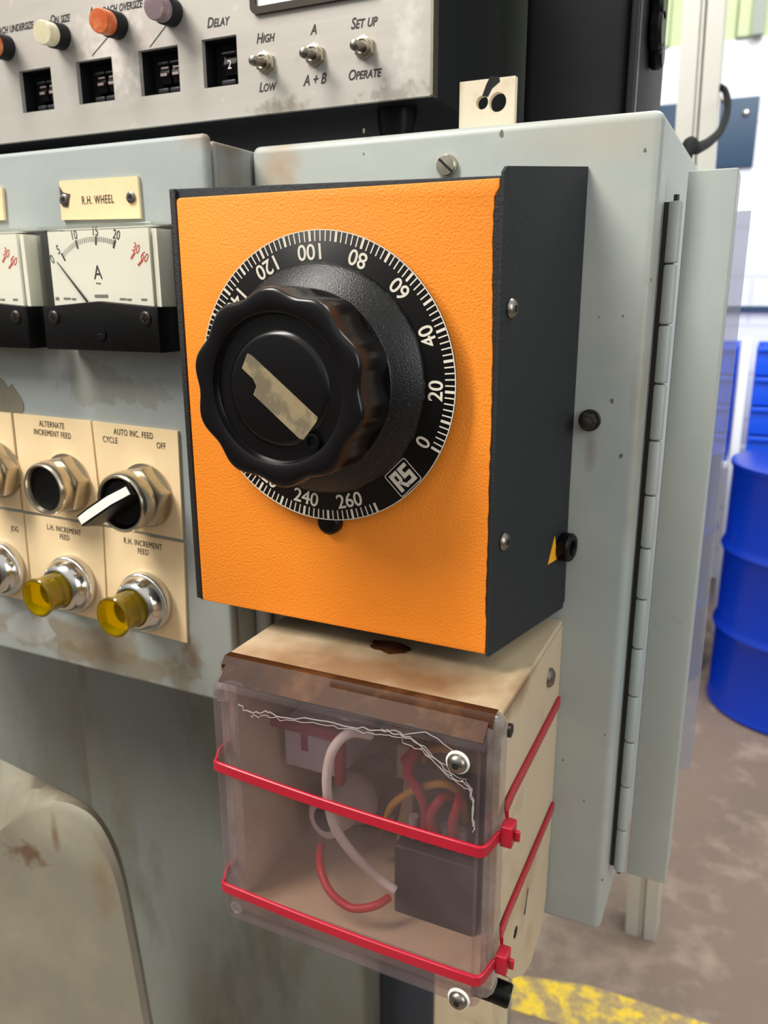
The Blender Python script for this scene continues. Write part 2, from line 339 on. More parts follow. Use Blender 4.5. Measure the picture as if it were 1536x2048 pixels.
def brick_mat():
    m = mat('white_painted_brick', (236,238,240), .6); n = m.node_tree.nodes; L = m.node_tree.links
    co = n.new('ShaderNodeTexCoord'); mp = n.new('ShaderNodeMapping'); mp.inputs['Rotation'].default_value = (PI/2,0,0)
    br = n.new('ShaderNodeTexBrick'); br.inputs['Scale'].default_value = 1.0; br.inputs['Brick Width'].default_value = .45; br.inputs['Row Height'].default_value = .225; br.inputs['Mortar Size'].default_value = .010
    br.inputs['Color1'].default_value = (1,1,1,1); br.inputs['Color2'].default_value = (.85,.85,.85,1); br.inputs['Mortar'].default_value = (0,0,0,1)
    L.new(co.outputs['Object'], mp.inputs[0]); L.new(mp.outputs[0], br.inputs['Vector'])
    bp = n.new('ShaderNodeBump'); bp.inputs['Strength'].default_value = .5; bp.inputs['Distance'].default_value = .006
    L.new(br.outputs['Color'], bp.inputs['Height']); L.new(bp.outputs[0], n['Principled BSDF'].inputs['Normal'])
    mx = n.new('ShaderNodeMix'); mx.data_type = 'RGBA'; L.new(br.outputs['Color'], mx.inputs[0]); mx.inputs[6].default_value = lin((224,226,230))+(1,); mx.inputs[7].default_value = lin((238,240,244))+(1,)
    L.new(mx.outputs[2], n['Principled BSDF'].inputs['Base Color']); return m
M['brick'] = brick_mat()
M['floor'] = mat('worn_concrete', (124,107,93), .7, bump=(30,.2,.003), layers=[((132,112,98),3,.4,.65,.7),((172,152,134),9,.5,.7,.6),((232,220,200),14,.71,.74,.8)])
M['linepaint'] = mat('worn_yellow_line', (244,206,48), .6, layers=[((160,138,104),22,.42,.52,.95),((206,176,90),60,.45,.6,.5)])
M['clad'] = mat('pale_green_cladding', (196,208,160), .5)
M['clad2'] = mat('grey_green_cladding_strip', (150,160,146), .5)

# ================================================================== SETTING
ZF = -1.28
struct('floor', B().box(-4, 3, -2.0, 5.1, ZF-.05, ZF), M['floor'], 'worn brown concrete workshop floor', 'floor')
YW = 4.0
zb = at(1480, 78, YW).z
struct('wall_back', B().box(-4, 3, YW, YW+.12, ZF, zb), M['brick'], 'white painted brick wall at the back of the workshop', 'wall')
b = B()
x = -3.6
while x < 2.6:
    b.box(x, x+.10, YW-.02, YW+.1, zb, zb+1.6, .008, 1); b.box(x+.10, x+.19, YW+.01, YW+.1, zb, zb+1.6); x += .19
struct('wall_upper', b, M['clad'], 'pale green ribbed cladding above the white brick wall', 'wall')
p = at(1505, 40, YW-.05)
struct('trim_1', B().box(p.x, p.x+.05, YW-.05, YW-.021, zb, zb+1.6), M['clad2'], 'grey green vertical strip on the pale cladding', 'trim')
b = B(); p = at(1500, 617, YW-.02); b.box(-3.9, 2.9, YW-.03, YW, p.z-.012, p.z+.012, .004, 1)
struct('trim_2', b, M['plate'], 'thin dark horizontal conduit line along the brick wall', 'trim')
# yellow floor line
q = [atz(400,1830,ZF), atz(1000,1946,ZF), atz(1180,1972,ZF), atz(1420,2050,ZF), atz(1900,2240,ZF), atz(1880,2330,ZF), atz(1350,2120,ZF), atz(1200,2075,ZF), atz(1000,2012,ZF), atz(400,1885,ZF)]
tag(obj('floor_line', B().slab([(v.x, v.y, ZF) for v in q], (0,0,.0015)), M['linepaint']), 'worn yellow painted line on the brown concrete floor', 'floor marking')

# ---- barrels
def drum(c, label):
    t = thing('steel_drum', label, 'barrel', c, 'blue steel drums')
    R, H = .288, .885
    pr = [(R-.012,0),(R,.004),(R+.004,.012),(R,.024),(R-.003,.03)]
    for zc in (.30, .585): pr += [(R-.003,zc-.03),(R+.003,zc-.014),(R+.009,zc),(R+.003,zc+.014),(R-.003,zc+.03)]
    pr += [(R-.003,H-.03),(R,H-.022),(R+.005,H-.012),(R+.004,H-.002),(R-.006,H)]
    obj('body', B().lathe(pr, (0,0,0), (0,0,1), 72), M['barrel'], t, world=False)
    obj('top', B().lathe([(R-.008,H-.02),(R-.012,H-.016),(R-.05,H-.014)], (0,0,0), (0,0,1), 72), M['barrel'], t, world=False)
    obj('bung', B().lathe([(.034,0),(.034,.012),(.026,.014)], (.16,-.1,H-.014), (0,0,1), 24), M['darksteel'], t, world=False)
    return t
p = atz(1415, 1392, ZF); drum((p.x+.282, p.y+.06, ZF), 'bright blue steel drum at the right edge, nearest of the drums')
drum((p.x-.33, p.y+.22, ZF), 'blue steel drum half hidden behind the milky sheet of the grey door')

# ---- white rack with blue bins
YR = 3.3
pt, pb = at(1500, 690, YR), at(1480, 925, YR)
zt, zs = pt.z, pb.z
rx = at(1483, 800, YR-.03).x
rk = thing('bin_rack', 'white painted rack carrying stacks of blue bins behind the drums', 'rack', (rx, YR, ZF))
obj('shelf', B().box(rx-.55, rx+.65, YR-.02, YR+.45, zs-.03, zs, .003), M['rack'], rk)
for xx, yy in ((rx-.02, YR-.06), (rx-.55, YR-.06), (rx+.62, YR-.06), (rx-.55, YR+.42), (rx+.62, YR+.42)):
    obj('post', B().box(xx, xx+.034, yy, yy+.034, ZF, zt+.03, .003), M['rack'], rk)
hb = (zt-zs)/4
def bin_shape():
    b = B(); w, d, h = .46, .38, hb*.97
    b.box(-w/2, w/2, 0, .008, 0, h*.96, .003); b.box(-w/2, w/2, d-.008, d, 0, h, .003)
    b.box(-w/2, -w/2+.008, .008, d-.008, 0, h, .003); b.box(w/2-.008, w/2, .008, d-.008, 0, h, .003)
    b.box(-w/2+.008, w/2-.008, .008, d-.008, 0, .01)
    return b
names = ['lowest', 'second from the bottom', 'third from the bottom', 'topmost']
proto = None
for side, cx in (('left', rx-.265), ('right', rx+.265)):
    for k in range(4):
        lab = f'blue plastic storage bin, {names[k]} of the stack {side} of the white post'
        if proto is None:
            proto = thing('storage_bin', lab, 'bin', (cx, YR, zs+k*hb), 'blue bins on the white rack')
            obj('body', bin_shape(), M['bin_'], proto, world=False)
            obj('front_lip', B().box(-.225, .225, -.014, -.0005, hb*.78, hb*.95, .004), M['bin_'], proto, world=False)
        else:
            dup(proto, (cx, YR, zs+k*hb), lab)

# ---- blue plate on wall, aluminium post, cable
p0, p1 = at(1330, 214, YW-.02), at(1505, 332, YW-.02)
t = thing('wall_plate', 'navy blue steel plate bolted to the white brick wall behind the aluminium post', 'plate', (p1.x-.1, YW-.02, p1.z))
obj('plate', B().box(p0.x-.06, p1.x, YW-.02, YW, p1.z, p0.z+.01, .002), M['plate'], t)
for px, py in ((1492, 226), (1448, 198)):
    q = at(px, py, YW-.02); obj('bolt', B().lathe([(.016,0),(.016,.006),(.008,.012)], q, (0,-1,0), 16), M['chrome'], t)
fl, fr_ = atz(1250,1866,ZF), atz(1322,1880,ZF); YP = fl.y
pl, pr_ = at(1364, 40, YP), at(1447, 40, YP)
w = pr_.x-pl.x
b = B(); zt_ = .95
sec = [(0,0),(.43,0),(.43,.006),(.47,.006),(.47,.001),(.53,.001),(.53,.012),(.6,.012),(.6,0),(1,0),(1,w),(0,w)]
def post_at(z):
    f = (z-ZF)/(pl.z-ZF); x0 = fl.x+(pl.x-fl.x)*f
    return [Vector((x0+a*w, YP+c, z)) for a, c in sec]
b.loft([post_at(ZF), post_at(zt_)])
tag(obj('aluminium_post', b, M['alupost']), 'upright aluminium profile post with slot grooves beside the black casing', 'post')
YC = 1.2
pts = [Vector((.015,.3655,.135)), Vector((.020,.385,.155)), at(1372,309,.44), at(1394,297,.58), at(1418,284,.8), at(1440,262,1.05), at(1453,230,1.22), at(1455,200,1.3), at(1449,180,1.34), at(1436,172,1.36)]
tag(obj('cable', B().tube(pts, .0056, 12, 8), M['cable']), 'black cable curving from the grey cabinet round the aluminium post', 'cable')

# ---- machine base, hood, posts under the boxes
YB = .25
xr = at(722, 1900, YB).x; xl = at(172, 1560, YB).x
bs = thing('machine_bed', 'grey green machine bed, stained, below the control cabinet', 'machine bed', ((xr+xl)/2, YB+.3, ZF))
obj('front_panel', B().box(xl, xr, YB+.0006, YB+.6, ZF, -.05, .008, 3), M['base'], bs)
obj('recessed_panel', B().box(xl-1.2, xl-.0005, YB+.10, YB+.6, ZF, -.05, .004), M['base'], bs)
x0 = at(746, 1960, .29).x; x1 = at(866, 1990, .29).x
tag(obj('machine_column', B().box(xr+.001, x1, .29, .55, ZF, -.30, .003), M['knav']), 'dark slate blue column standing under the clear fronted box', 'column')
x0 = at(866, 2030, .2).x; x1 = at(986, 2030, .2).x
tag(obj('cable_duct', B().box(x0, x1, .2, .25, ZF, at(900,1960,.2).z+.06, .003), M['jbox']), 'cream upright cable duct below the clear fronted box', 'duct')
fr = [(0,1650),(45,1617),(90,1601),(150,1611),(200,1650),(240,1740),(270,1880),(300,2048)]
bk = [(0,1518),(50,1543),(110,1572),(180,1612),(222,1668),(249,1742),(277,1880),(306,2048)]
f3 = spline([at(px, py, 0) for px, py in fr], 5); b3 = spline([at(px, py, .028) for px, py in bk], 5)
def closeoff(P, y, dz):
    L_ = [Vector((P[0].x-.05, y, P[0].z-.05)), Vector((P[0].x-.06, y, -.62))]
    R_ = Vector((P[-1].x+.03, y, -.62)); return [L_[1], L_[0]] + [Vector((v.x, y, v.z)) for v in P] + [R_]
pa = closeoff(f3, 0, 0); pb_ = closeoff(b3, .028, 0)
ce = Vector((-.30, 0, -.45))
def shrink(P, k, y): return [Vector((ce.x+(v.x-ce.x)*k, y, ce.z+(v.z-ce.z)*k if v.z > -.6 else -.62)) for v in P]
mid = [a.lerp(c, .35)+(a-ce).normalized()*.004 for a, c in zip(pa, pb_)]
fin = shrink(pa, .985, -.004)
tag(obj('wheel_guard', B().loft([fin, pa, mid, pb_, [Vector((v.x-.012, v.y+.006, max(v.z-.010, -.62))) for v in pb_], [Vector((v.x-.10, v.y+.05, max(v.z-.06, -.62))) for v in pb_]]), M['hood'], ang=50), 'rounded grey cream guard hood in the lower left corner, stained brown', 'guard')
# the guard stands on a pedestal down to the floor
tag(obj('guard_pedestal', B().box(-.36, -.235, .02, .14, ZF, -.6202, .004), M['base']), 'grey pedestal under the rounded guard hood', 'pedestal')

# ================================================================== CABINETS
D = .08
front_edges = lambda e: True
XR = .0472
cab = thing('electrical_cabinet', 'tall grey green steel cabinet carrying the orange box', 'cabinet', (-.06, D+.1, -.2))
obj('body', B().box(-.169, XR, D, .36, -.2, .235, .0045, 4), M['paint'], cab)
# slotted screw, stud
q = at(895, 332, D)
sb = B().lathe([(.0052,0),(.0054,.0005),(.0052,.0022),(.0045,.003),(.0,.0032)], q, (0,-1,0), 28, caps=False)
s_ = obj('slotted_screw', sb, M['nickel'], cab, 'slotted screw above the orange box')
d2 = Vector((.7,0,-.62)).normalized(); n2 = Vector((.62,0,.7)).normalized()
c2 = q+Vector((0,-.0033,0))
obj('slot', B().slab([c2+d2*.0045+n2*.0006, c2-d2*.0045+n2*.0006, c2-d2*.0045-n2*.0006, c2+d2*.0045-n2*.0006], (0,.0006,0)), M['pitch'], s_)
q = at(1180, 840, D)
obj('stud', B().lathe([(.0054,0),(.0054,.0015),(.0052,.0017)], q, (0,-1,0), 24).prism([(q.x+a, q.z+c) for a, c in hexr(.0043)], q.y-.0075, q.y-.0015, .0006).cyl(q+Vector((0,-.0075,0)), (0,-1,0), .0026, .005, 16, .0006), M['darksteel'], cab, 'oily stud with nut beside the orange box')
b = B(); rnd = random.Random(11)
for px, py, r in ((1003,268,.0016),(1224,801,.0012),(1242,912,.0015),(728,262,.0012),(727,308,.0006),(1302,560,.0007),(1246,632,.0006),(1198,634,.0005),(1168,1602,.0006),(1290,300,.0009),(1210,1470,.0006),(1205,1760,.0008),(1126,1520,.0006)):
    q = at(px, py, D); v = []
    for k in range(9):
        a = 2*PI*k/9; rr = r*rnd.uniform(.6,1.15); v.append(Vector((q.x+rr*math.cos(a)*.7, D-.00004, q.z+rr*math.sin(a)*1.2)))
    b.slab(v, (0,-.0001,0))
o_ = obj('paint_chips', b, M['paint_dark'], cab, 'small dark chips in the paint'); o_['kind'] = 'stuff'
# plastic end piece: hinge and open side door
hx = .0530; hy = .099
hg = obj('hinge', B().box(XR+.0003, hx+.001, hy+.001, hy+.0026, -.168, .198), M['darksteel'], cab, 'piano hinge along the cabinet edge')
ztop, zbot = .1985, -.1690; NK = 13; hk = (ztop-zbot)/NK
for k in range(NK):
    z0 = zbot+k*hk; r = .0031
    o = B().lathe([(r-.0006,.0003),(r,.001),(r,hk-.0013),(r-.0006,hk-.0004)], (hx, hy, z0), (0,0,1), 20)
    obj('hinge_knuckle', o, M['paint'], hg)
obj('hinge_pin', B().cyl((hx, hy, zbot-.0015), (0,0,1), .0013, ztop-zbot+.004, 12), M['darksteel'], hg)
dr = obj('side_door', B().box(.0572, .0785, .1, .1018, -.1705, .2112, .0006).box(.0767, .0785, .1018, .128, -.1705, .2112, .0006), M['paint'], cab, 'open grey green side door leaf')
me = dr.data
sh = obj('edge_sheet', B().box(.058, .0846, .1285, .1300, -.112, .195), M['sheet'], dr, 'milky clear plastic sheet behind the door leaf')
# cream bracket on the top edge
YK = .1
a_, b_, c_, d_ = at(922,163,YK), at(1031,153,YK), at(918,250,YK), at(1029,242,YK)
x0, x1, z0, z1 = c_.x, b_.x, .2352, b_.z+.0004
h1, h2 = at(964,205,YK), at(995,204,YK)
bk_ = thing('mounting_bracket', 'small cream metal bracket with two round holes standing on the cabinet top', 'bracket', ((x0+x1)/2, YK, .2352))
def plate_with_holes(x0, x1, z0, z1, y0, y1, holes, n=28):
    t = B(); bm = bmesh.new()
    outer = [bm.verts.new((x, y0, z)) for x, z in ((x0,z0),(x1,z0),(x1,z1),(x0,z1))]
    ed = [bm.edges.new((outer[i], outer[(i+1) % 4])) for i in range(4)]
    for hx_, hz_, hr_ in holes:
        vs = [bm.verts.new((hx_+hr_*math.cos(2*PI*k/n), y0, hz_+hr_*math.sin(2*PI*k/n))) for k in range(n)]
        ed += [bm.edges.new((vs[k], vs[(k+1) % n])) for k in range(n)]
    bmesh.ops.triangle_fill(bm, edges=ed, use_beauty=True)
    g = bmesh.ops.extrude_face_region(bm, geom=list(bm.faces))
    bmesh.ops.translate(bm, vec=(0, y1-y0, 0), verts=[v for v in g['geom'] if isinstance(v, bmesh.types.BMVert)])
    bmesh.ops.recalc_face_normals(bm, faces=bm.faces); t._merge(bm); return t
obj('upright', plate_with_holes(x0, x1, z0, z1, YK, YK+.004, [(h1.x, h1.z, .0032), (h2.x, h2.z, .0045)]), M['bracket'], bk_)
obj('foot', B().box(x0, x1, YK+.0042, YK+.022, z0, z0+.003), M['bracket'], bk_)
q = at(988,172,YK); obj('paint_chip', B().prism([(q.x-.006,q.z-.004),(q.x-.003,q.z-.0045),(q.x-.001,q.z-.001),(q.x+.003,q.z+.0018),(q.x+.0025,q.z+.004),(q.x-.002,q.z+.0045),(q.x-.004,q.z+.001)], YK-.0002, YK), M['matte'], bk_, 'bare dark chip in the cream paint')

# ---- left control cabinet
YL = .04; XC = -.1695
cc = thing('control_cabinet', 'grey control cabinet at left with ammeters and cream legend plates', 'cabinet', (-.4, YL+.05, -.084))
obj('door', B().box(-.85, XC, YL, YL+.0068, -.0842, .2358, .0028, 3), M['paint_worn_shaded'], cc, 'worn patchy grey door')
obj('body', B().box(-.85, XC-.001, YL+.0092, D+.17, -.080, .2335, .0022, 3), M['paint_worn_shaded'], cc)
obj('door_gasket', B().box(-.845, XC-.004, YL+.0068, YL+.0092, -.079, .231), M['pitch'], cc)
for z0, z1 in ((-.0765,-.024),(-.0235,.04)):
    obj('hinge_knuckle', B().lathe([(.0038,.0003),(.0045,.0012),(.0045,z1-z0-.001),(.0040,z1-z0-.0002)], (XC+.0046, YL+.026, z0), (0,0,1), 20), M['paint'], cc)
b = B(); pp = [(-5,752),(8,762),(16,775),(24,768),(30,778),(40,792),(47,806),(48,818),(44,826),(20,824),(-6,822)]
b.slab([at(px, py, YL-.0001) for px, py in pp], (0,-.0003,0))
obj('paint_loss_patch', b, M['paint_dark'], cc, 'brown patch where the paint has peeled')

# ---- legend plates
TILT = -.03
def tile(name, label, quad, group='cream legend plates'):
    pts = [at(px, py, YL-.0017) for px, py in quad]
    c = sum(pts, Vector())/4
    t = thing(name, label, 'label', (c.x, YL-.0001, c.z), group)
    pts = [c+(p-c)*.985 for p in pts]
    obj('plate', B().slab(pts, (0,.0015,0)), M['legend'], t)
    return t, c
def label_text(t, lines, pxs, size=.0052, ang=TILT):
    b = B()
    for s, (px, py) in zip(lines, pxs):
        q = at(px, py, YL-.0019); b.text(s, size, q.x, q.z, YL-.00185, ang, .68, 0, False, 1.12)
    obj('lettering', b, M['blackink'], t, 'dark engraved lettering')
T, c = tile('legend_plate', 'cream legend plate engraved ALTERNATE INCREMENT FEED', [(25,825),(182,841),(205,1050),(46,1022)])
label_text(T, ['ALTERNATE', 'INCREMENT FEED'], [(103,850),(104,868)])
T, c = tile('legend_plate', 'cream legend plate engraved AUTO INC. FEED, CYCLE and OFF', [(183,841),(356,861),(367,1081),(207,1050)])
label_text(T, ['AUTO INC. FEED', 'CYCLE', 'OFF'], [(266,868),(220,880),(322,892)])
T, c = tile('legend_plate', 'cream legend plate engraved L.H. INCREMENT FEED', [(48,1026),(206,1053),(215,1246),(66,1206)])
label_text(T, ['L.H. INCREMENT', 'FEED'], [(127,1060),(129,1075)])
T, c = tile('legend_plate', 'cream legend plate engraved R.H. INCREMENT FEED', [(207,1053),(368,1086),(375,1288),(217,1247)])
label_text(T, ['R.H. INCREMENT', 'FEED'], [(285,1088),(286,1104)])
T, c = tile('legend_plate', 'cream legend plate engraved JOG at the left frame edge', [(-130,1000),(47,1025),(64,1205),(-110,1166)])
label_text(T, ['JOG'], [(29,1058)])
T, c = tile('legend_plate', 'blank upper cream legend plate cut off by the left frame edge', [(-150,808),(22,825),(44,1021),(-135,995)])

# ---- push button, selector, lamps
PY = YL-.0018
def hexnut(b, r0, r1, y0, y1, n=6, a=.2):
    b.lathe([(r1,0),(r1,.0012)], (0,y0,0), (0,-1,0), 36)
    b.prism(hexr(r0, n, a), y1, y0-.0012, .0012); return b
def push_button(loc, label, colr):
    t = thing('push_button', label, 'push button', loc, 'panel push buttons')
    obj('hex_nut', hexnut(B(), .0188, .0185, 0, -.010), M['nickel'], t, world=False)
    obj('bezel', B().lathe([(.0150,.0102),(.0160,.0125),(.0164,.017),(.0160,.0195),(.0150,.0206),(.0140,.0204),(.0134,.019),(.0132,.0103)], seg=48, caps=False), M['nickel'], t, world=False)
    obj('button', B().lathe([(.0130,.0103),(.0130,.0165),(.0124,.0172),(.006,.0168),(.0005,.0166)], seg=48), M[colr], t, world=False)
    return t
push_button((-.2862, PY, .0442), 'round black push button in a nickel bezel on the ALTERNATE plate', 'black')
q = at(-14, 945, .03); push_button((q.x-.003, PY, q.z), 'round push button cut off by the left frame edge', 'greywire')
t = thing('selector_switch', 'black two position selector switch with white pointer in a nickel bezel', 'switch', (-.2245, PY, .0425))
obj('hex_nut', hexnut(B(), .0195, .0192, 0, -.010), M['nickel'], t, world=False)
obj('bezel', B().lathe([(.0160,.0102),(.0172,.013),(.0176,.019),(.0172,.0218),(.0162,.0228),(.0150,.0224),(.0144,.021),(.0142,.0103)], seg=48, caps=False), M['nickel'], t, world=False)
obj('knob_base', B().lathe([(.0140,.0103),(.0140,.019),(.013,.0205),(.0005,.0205)], seg=48), M['black'], t, world=False)
dv = Vector((-.0405, 0, -.0262)).normalized(); nv = Vector((-dv.z, 0, dv.x)); LS = Vector((.0005, 0, .0030))
def lever_pts(a0, w0, a1, w1, y): return [dv*a0+nv*w0+Vector((0,y,0)), dv*a1+nv*w1+Vector((0,y,0)), dv*a1-nv*w1+Vector((0,y,0)), dv*a0-nv*w0+Vector((0,y,0))]
fr_ = [LS+dv*a+nv*w+Vector((0,y,0)) for a, w, y in ((-.014,.0032,-.026),(-.004,.0036,-.034),(.012,.0036,-.036),(.0220,.0032,-.036),(.0220,-.0032,-.036),(.012,-.0036,-.036),(-.004,-.0036,-.034),(-.014,-.0032,-.026))]
bk2 = [LS*.6+dv*a+nv*w+Vector((0,y,0)) for a, w, y in ((-.0135,.0058,-.0206),(-.004,.0066,-.0206),(.012,.0062,-.0212),(.0228,.0044,-.0250),(.0228,-.0044,-.0250),(.012,-.0062,-.0212),(-.004,-.0066,-.0206),(-.0135,-.0058,-.0206))]
lv = obj('pointer_lever', B().loft([bk2, fr_]), M['black'], t, world=False, ang=20)
ln = [LS+dv*a+nv*w+Vector((0,y-.0002,0)) for a, w, y in ((-.013,.0024,-.0267),(-.004,.0025,-.034),(.012,.0025,-.036),(.0212,.0023,-.036),(.0212,-.0023,-.036),(.012,-.0025,-.036),(-.004,-.0025,-.034),(-.013,-.0024,-.0267))]
bb = B(); bm_ = bmesh.new(); vs = [bm_.verts.new(v) for v in ln]
for f in ((0,1,6,7),(1,2,5,6),(2,3,4,5)): bm_.faces.new([vs[i] for i in f])
g = bmesh.ops.extrude_face_region(bm_, geom=list(bm_.faces)); bmesh.ops.translate(bm_, vec=(0,-.0003,0), verts=[v for v in g['geom'] if isinstance(v, bmesh.types.BMVert)])
bmesh.ops.recalc_face_normals(bm_, faces=bm_.faces); bb._merge(bm_); obj('white_line', bb, M['white'], lv, world=False)
def pilot(loc, label, lens, short=False):
    t = thing('indicator_lamp', label, 'indicator lamp', loc, 'panel indicator lamps')
    knurl = lambda th, r, h: r + (.00022*math.cos(90*th) if .0008 < h < .0058 and r > .0178 else 0)
    obj('knurled_ring', B().lathe([(.0182,0),(.0186,.001),(.0186,.0055),(.0178,.0062)], seg=360, rfun=knurl), M['chrome'], t, world=False, ang=60)
    obj('bezel', B().lathe([(.0176,.0062),(.0168,.0095),(.0150,.0125),(.0135,.0142),(.0122,.0145),(.0118,.0120),(.0118,.0063)], seg=56, caps=False), M['chrome'], t, world=False)
    if short:
        obj('lens', B().lathe([(.0112,.0064),(.0112,.015),(.009,.0185),(.0005,.0195)], seg=40), lens, t, world=False)
    else:
        obj('lens', B().lathe([(.0114,.0064),(.0115,.0145),(.0113,.0185),(.0113,.0240),(.0116,.0275),(.0122,.0292),(.0124,.0304),(.0117,.0312),(.0106,.0311),(.0098,.0290),(.0090,.0200),(.0004,.0190)], seg=56), lens, t, world=False)
        obj('lamp_holder', B().lathe([(.0095,.0064),(.0095,.0067)], seg=24), M['steel'], t, world=False)
    return t
pilot((-.2900, PY, -.0222), 'amber lens indicator lamp in chrome on the L.H. INCREMENT plate', M['amber'])
pilot((-.2300, PY, -.0246), 'amber lens indicator lamp in chrome on the R.H. INCREMENT plate', M['amber'])
q = at(-6, 1142, .03); pilot((q.x-.001, PY, q.z), 'chrome ringed lamp with dull red lens on the JOG plate', M['redlens'], True)

# ---- ammeters
def meter(loc, label):
    t = thing('ammeter', label, 'meter', loc, 'panel ammeters')
    w, h, d = .0815, .0655, .0205
    x0, x1, z0, z1 = -w/2, w/2, -h/2, h/2; zc = z0+.0235
    obj('back_collar', B().box(x0+.0006, x1+.0014, -.0030, 0, z0, z1-.0002, .0008), M['black'], t, world=False)
    obj('scale_plate', B().box(x0+.0050, x1-.0062, -.0165, -.0031, zc-.002, z1-.0026), M['white'], t, world=False)
    obj('inner_wall', B().box(x1-.0052, x1-.0022, -.0150, -.0031, zc-.002, z1-.0030), M['white'], t, 'white inner wall seen through the clear cover', world=False)
    cv = B()
    cv.box(x0, x1, -d, -d+.0016, zc, z1, .0007); cv.box(x0, x0+.0018, -d+.0016, -.0031, zc, z1); cv.box(x1-.0018, x1, -d+.0016, -.0031, zc, z1); cv.box(x0+.0018, x1-.0018, -d+.0016, -.0031, z1-.0018, z1)
    obj('clear_cover', cv, M['meterglass'], t, world=False)
    pts = [(x0,z0),(x1,z0),(x1,zc-.0002)] + [(x1*(1-2*k/16), zc-.0002+.0030*(1-abs(1-2*k/16))) for k in range(1,16)] + [(x0,zc-.0002)]
    obj('lower_mask', B().prism(pts, -d-.0006, -.0031, .0006), M['black'], t, world=False)
    for sx_ in (-1, 1):
        s = obj('screw', B().lathe([(.0036,0),(.0036,.0006),(.0028,.0014),(.0004,.0016)], (sx_*.0325, -d-.0006, zc-.0058), seg=24), M['darksteel'], t, world=False)
        obj('cross_slot', B().box(sx_*.0325-.0018, sx_*.0325+.0018, -d-.0026, -d-.0021, zc-.0062, zc-.0054).box(sx_*.0325-.0004, sx_*.0325+.0004, -d-.0026, -d-.0021, zc-.0076, zc-.0040), M['pitch'], s, world=False)
    s = obj('zero_adjuster', B().lathe([(.0034,0),(.0034,.0007),(.0026,.0008),(.0004,.0005)], (.001, -d-.0006, zc-.0145), seg=24), M['black'], t, world=False)
    obj('slot', B().box(-.0008, .0028, -d-.0015, -d-.0012, zc-.0148, zc-.0142), M['pitch'], s, world=False)
    # scale: arc about a pivot below the mask edge
    Y = -.0166
    tx, tr, tg, sp_ = B(), B(), B(), B()
    def loc2(px, py):
        v = at(px, py, YL-.0166)-ML; return Vector((v.x, v.z))
    piv = loc2(192, 640); tk = {'0': (115,527), '5': (127,514), '10': (154,489), '15': (192,481), '20': (229,488), '30': (266,511), '60': (281,525)}
    nm = {'0': (105,519), '5': (117,500), '10': (148,471), '15': (190,463), '20': (233,470), '30': (272,497), '60': (289,514)}
    def tick(bx, c, r0, r1, wd):
        u = (c-piv).normalized(); n_ = Vector((-u.y, u.x))*wd/2
        bx.slab([(a.x, Y, a.y) for a in (c+u*r0+n_, c+u*r1+n_, c+u*r1-n_, c+u*r0-n_)], (0,-.00012,0))
    for k in tk:
        red = k in ('30', '60'); bx = tr if red else tx; c_ = loc2(*tk[k]); q_ = loc2(*nm[k])
        if k != '0': tick(bx, c_, -.0022, .0022, .0010)
        u = c_-piv; bx.text(k, .0068, q_.x, q_.y, Y, -math.atan2(u.x, u.y)*.6, .72)
    ks = ['5', '10', '15', '20']
    for k0, k1 in zip(ks, ks[1:]):
        p0_, p1_ = loc2(*tk[k0]), loc2(*tk[k1])
        for k in range(1, 10):
            f = k/10; c_ = p0_.lerp(p1_, f); r_ = (p0_-piv).length*(1-f)+(p1_-piv).length*f; c_ = piv+(c_-piv).normalized()*r_
            tick(tg, c_, -.0006, .0020, .0003)
    q_ = loc2(196, 546); tx.text('A', .0105, q_.x, q_.y, Y, 0, .85); q_ = loc2(197, 566); tx.text('~', .006, q_.x, q_.y, Y)
    for (xa, xb_, ya, yb_) in ((190,216,589,595),(112,118,594,600),(128,141,595,599),(144,152,596,600),(240,252,596,600),(254,263,597,601),(283,294,597,601)):
        a_, b2_ = loc2(xa, yb_), loc2(xb_, ya); sp_.box(a_.x, b2_.x, Y-.0001, Y, a_.y, b2_.y)
    obj('small_print', sp_, M['greyink'], t, world=False)
    obj('scale_marks', tx, M['blackink'], t, world=False); obj('red_scale_marks', tr, M['redink'], t, 'red overload marks', world=False); obj('fine_marks', tg, M['greyink'], t, world=False)
    p_, q_ = loc2(117, 524), loc2(178, 604); u = (q_-p_).normalized(); n_ = Vector((-u.y, u.x))
    obj('needle', B().slab([(a.x, -.0175, a.y) for a in (p_+n_*.0002, q_+n_*.0007, q_-n_*.0007, p_-n_*.0002)], (0,-.0003,0)), M['blackink'], t, world=False)
    return t
c = (at(75,452,.02)+at(310,440,.02)+at(325,710,.02)+at(88,697,.02))/4
ML = Vector((c.x, YL-.0001, c.z))
meter((c.x, YL-.0001, c.z), 'moving needle ammeter under the R.H. WHEEL plate, needle near zero')
meter((c.x-.0945, YL-.0001, c.z), 'moving needle ammeter cut off by the left frame edge')
def name_plate(quad, label, words, pxy, screws):
    pts = [at(px, py, YL-.002) for px, py in quad]; c = sum(pts, Vector())/4
    t = thing('name_plate', label, 'label', (c.x, YL-.0001, c.z), 'cream name plates above the meters')
    obj('plate', B().slab(pts, (0,.0018,0)), M['legend'], t)
    if words:
        q = at(*pxy, YL-.0021); obj('lettering', B().text(words, .0062, q.x, q.z, YL-.00215, -.01, .62, 0, False, 1.15), M['blackink'], t, 'dark engraved lettering')
    for px, py in screws:
        q = at(px, py, YL-.0021); s = obj('rivet', B().lathe([(.0030,0),(.0030,.0008),(.0018,.0013),(.0012,.0012),(.001,.0006)], q, (0,-1,0), 24), M['steel'], t)
        obj('rivet_hole', B().lathe([(.0010,.0007),(.0010,.00125)], q, (0,-1,0), 16), M['pitch'], s)
    return t
